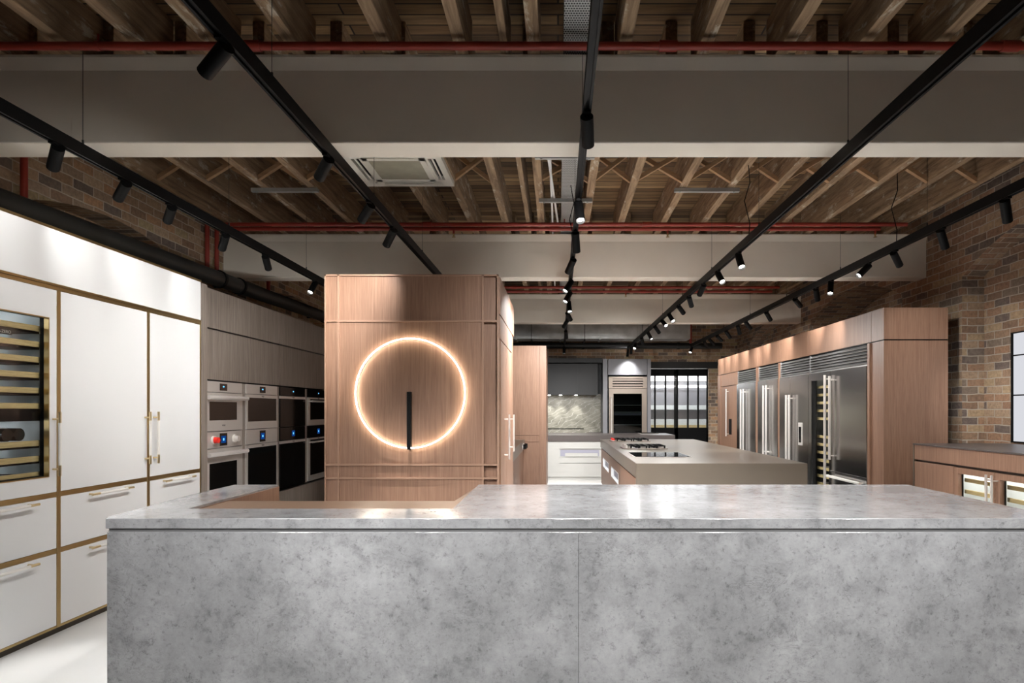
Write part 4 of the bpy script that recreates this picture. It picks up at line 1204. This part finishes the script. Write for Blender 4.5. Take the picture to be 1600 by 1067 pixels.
ORD = ['nearest', 'second', 'third', 'fourth', 'fifth', 'sixth', 'seventh', 'eighth', 'ninth', 'tenth', 'eleventh', 'twelfth', 'thirteenth', 'fourteenth', 'fifteenth', 'sixteenth', 'seventeenth', 'eighteenth']
HEADS = {
    'left': [(90, 238, 82, 270, 0), (196, 292, 183, 316, 0), (268, 335, 261, 356, 0), (352, 375, 346, 396, 0), (415, 405, 420, 424, 0), (492, 445, 483, 461, 1)],
    'tower': [(350, 70, 316, 112, 0), (512, 248, 497, 277, 0), (578, 320, 563, 344, 0), (614, 360, 602, 384, 0)],
    'centre': [(925, 178, 927, 222, 0), (911, 314, 915, 342, 1), (906, 362, 908, 391, 0), (896, 403, 887, 423, 0), (895.5, 437, 885, 453, 1), (893.5, 455, 885, 470, 1), (892, 470, 894, 486, 1), (890.5, 487, 896, 498, 0), (888, 499, 882, 509, 0), (885, 516, 886, 527, 0), (882.5, 542, 882, 553, 1)],
    'island': [(1154, 388, 1160, 408, 1), (1122, 418, 1130, 433, 1), (1099, 439, 1092, 454, 0), (1077, 460, 1081, 474, 0), (1061, 475, 1069, 486, 0), (1046, 488, 1053, 499, 1), (1035, 498, 1042, 506, 1), (1024, 506, 1031, 516, 0), (1013, 516, 1019, 527, 1), (1003, 525, 1005, 535, 0), (993, 532, 991, 540, 1), (987, 538, 985.5, 549, 0), (980, 543, 979, 553, 0)],
    'fridge': [(1570, 313, 1575, 346, 0), (1470, 361, 1478, 388, 0), (1397, 396, 1407, 416, 0), (1356, 415, 1339, 432, 1), (1298, 443, 1297, 461, 1), (1275, 454, 1278, 471, 0), (1243, 467, 1252, 478, 0), (1198, 488, 1205, 500, 0), (1166, 502, 1174, 512, 0), (1153, 509, 1157, 522, 0), (1135, 518, 1142, 528, 0), (1121, 525, 1129, 533, 0), (1109, 530, 1117, 538, 0), (1101, 534, 1106, 543, 0), (1080, 544, 1077, 552, 1)],
}
HL, HR = 0.165, 0.032
def spotlight(name, track, x, y, dv, label, group, power=SPOT_W, cone=84):
    u = thing('track_spotlight', label, 'spotlight', (x, y, TZ0), group)
    pivot = Vector((x, y, TZ0 - 0.03))
    m_ = MB().box(x - .014, x + .014, y - .05, y + .05, TZ0 - .012, TZ0 + .004).cyl((x, y, TZ0 - .01), pivot, 0.01, 10)
    m_.build('track_adapter', BLACK, u)
    a = pivot - dv * 0.02
    e = a + dv * HL
    b_ = MB().cyl(a, e, HR, 24, caps=(True, False)).cyl(e, e - dv * 0.03, HR - .003, 24, 0.025, caps=(False, False))
    d2 = b_.build('lamp_body', BLACK, u)
    q = e - dv * 0.022
    MB().cyl(q, q + dv * 0.002, 0.026, 20).build('lens', LENS, u)
    li = bpy.data.lights.new('spot_lamp', 'SPOT')
    li.energy = power; li.spot_size = R(cone); li.spot_blend = 0.95; li.shadow_soft_size = 0.025
    li.color = COOL
    lo = bpy.data.objects.new('spot_lamp', li)
    COL.objects.link(lo)
    lo.parent = u
    lo.location = e + dv * 0.004 - Vector((x, y, TZ0))
    lo.rotation_euler = dv.to_track_quat('-Z', 'Y').to_euler()
    return u
for k, hs in HEADS.items():
    x = TRACKS[k][0]
    n = len(hs)
    for i, (ax, ay, bx, by, lit) in enumerate(hs):
        if abs(x) < 0.5:
            Y = (TZ0 - EYE) * 1000 / (641 - ay)
        else:
            Y = x * 1000 / (ax - 872)
        Y = max(1.5, min(Y, TRACKS[k][2] - 0.05))
        # the lamp's mouth lies on the line of sight through its end, one lamp length from the pivot
        piv = Vector((x, Y, TZ0 - 0.03 - EYE))
        ux = x / Y + (bx - ax) / 1000
        uz = piv.z / Y - (by - ay) / 1000
        ray = Vector((ux, 1, uz)).normalized()
        tc = ray.dot(piv)
        q2 = HL * HL - (piv - ray * tc).length_squared
        tt = tc + (-1 if lit else 1) * math.sqrt(q2) if q2 > 0 else tc
        dv = (ray * tt - piv).normalized()
        if dv.z > -0.35:
            dv.z = -0.35; dv.normalize()
        lab = 'black cylindrical spotlight, %s from the near end of %s' % (ORD[i], TRACKS[k][4]) if i else 'black cylindrical spotlight, nearest the camera on %s' % TRACKS[k][4]
        spotlight('track_spotlight', k, x, Y, dv, lab, 'spotlights on ' + TRACKS[k][4], SPOT_W * (0.12 if k == 'tower' and i in (0, 3) else 0.22 if k == 'fridge' and i < 3 else 0.4 if k == 'island' and i > 8 else TRACK_SHARE[k]))

# lamps on the stretch of track behind and above the camera
def lamp(kind, loc, target, power, cone, color=COOL, size=0.03):
    li = bpy.data.lights.new('spot_lamp', kind)
    li.energy = power
    if kind == 'SPOT':
        li.spot_size = R(cone); li.spot_blend = 0.8
    li.shadow_soft_size = size
    li.color = color
    o = bpy.data.objects.new('spot_lamp', li)
    COL.objects.link(o)
    o.location = loc
    o.rotation_euler = (Vector(target) - Vector(loc)).to_track_quat('-Z', 'Y').to_euler()
for x, tx in ((-2.71, -1.6), (-1.306, -0.9), (0.14, 0.3), (1.654, 1.5), (3.04, 2.4)):
    lamp('SPOT', (x, 0.5, 2.85), (tx, 3.3, 0.42), REAR_W * 1.28, 54)
    lamp('SPOT', (x, 1.7, 2.85), (tx, 4.0, 0.92), REAR_W * 1.25, 50)
# steep added lamps without heads: bright aisle floors bounce light upward
for x, y, p in ((0.14, 6.2, 300), (0.14, 8.2, 320), (0.14, 10.4, 240), (3.04, 7.6, 220), (3.04, 9.6, 220), (3.04, 11.6, 220), (-2.66, 6.6, 170), (-2.66, 8.2, 170), (-1.306, 5.15, 260), (0.14, 5.45, 300), (1.654, 5.7, 300), (-2.66, 3.5, 100)):
    lamp('SPOT', (x, y, 2.9), (x, y, 0), p, 32)
# added lamps with no spotlight heads, brightening white cabinets, ovens, fridges, sideboard and brick
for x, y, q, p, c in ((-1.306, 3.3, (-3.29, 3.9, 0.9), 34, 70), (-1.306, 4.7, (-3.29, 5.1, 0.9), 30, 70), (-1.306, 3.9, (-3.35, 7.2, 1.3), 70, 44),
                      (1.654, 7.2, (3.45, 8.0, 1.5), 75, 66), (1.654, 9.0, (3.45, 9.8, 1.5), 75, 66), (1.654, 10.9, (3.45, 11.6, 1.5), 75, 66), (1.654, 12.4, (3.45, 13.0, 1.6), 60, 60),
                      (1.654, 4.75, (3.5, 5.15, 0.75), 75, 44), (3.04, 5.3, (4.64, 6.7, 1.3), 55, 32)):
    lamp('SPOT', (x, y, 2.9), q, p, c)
lamp('POINT', (3.2, 17.2, 2.9), (3.2, 17.2, 0), 170, 0, COOL, 0.1)  # added point lamp with no fixture, brightens the room beyond the doors
for p in (858, 876, 900.5):
    lamp('SPOT', (px(p, UY), 15.12, 1.82), (px(p, UY), 15.22, 1.0), 14, 70, COOL, 0.02)
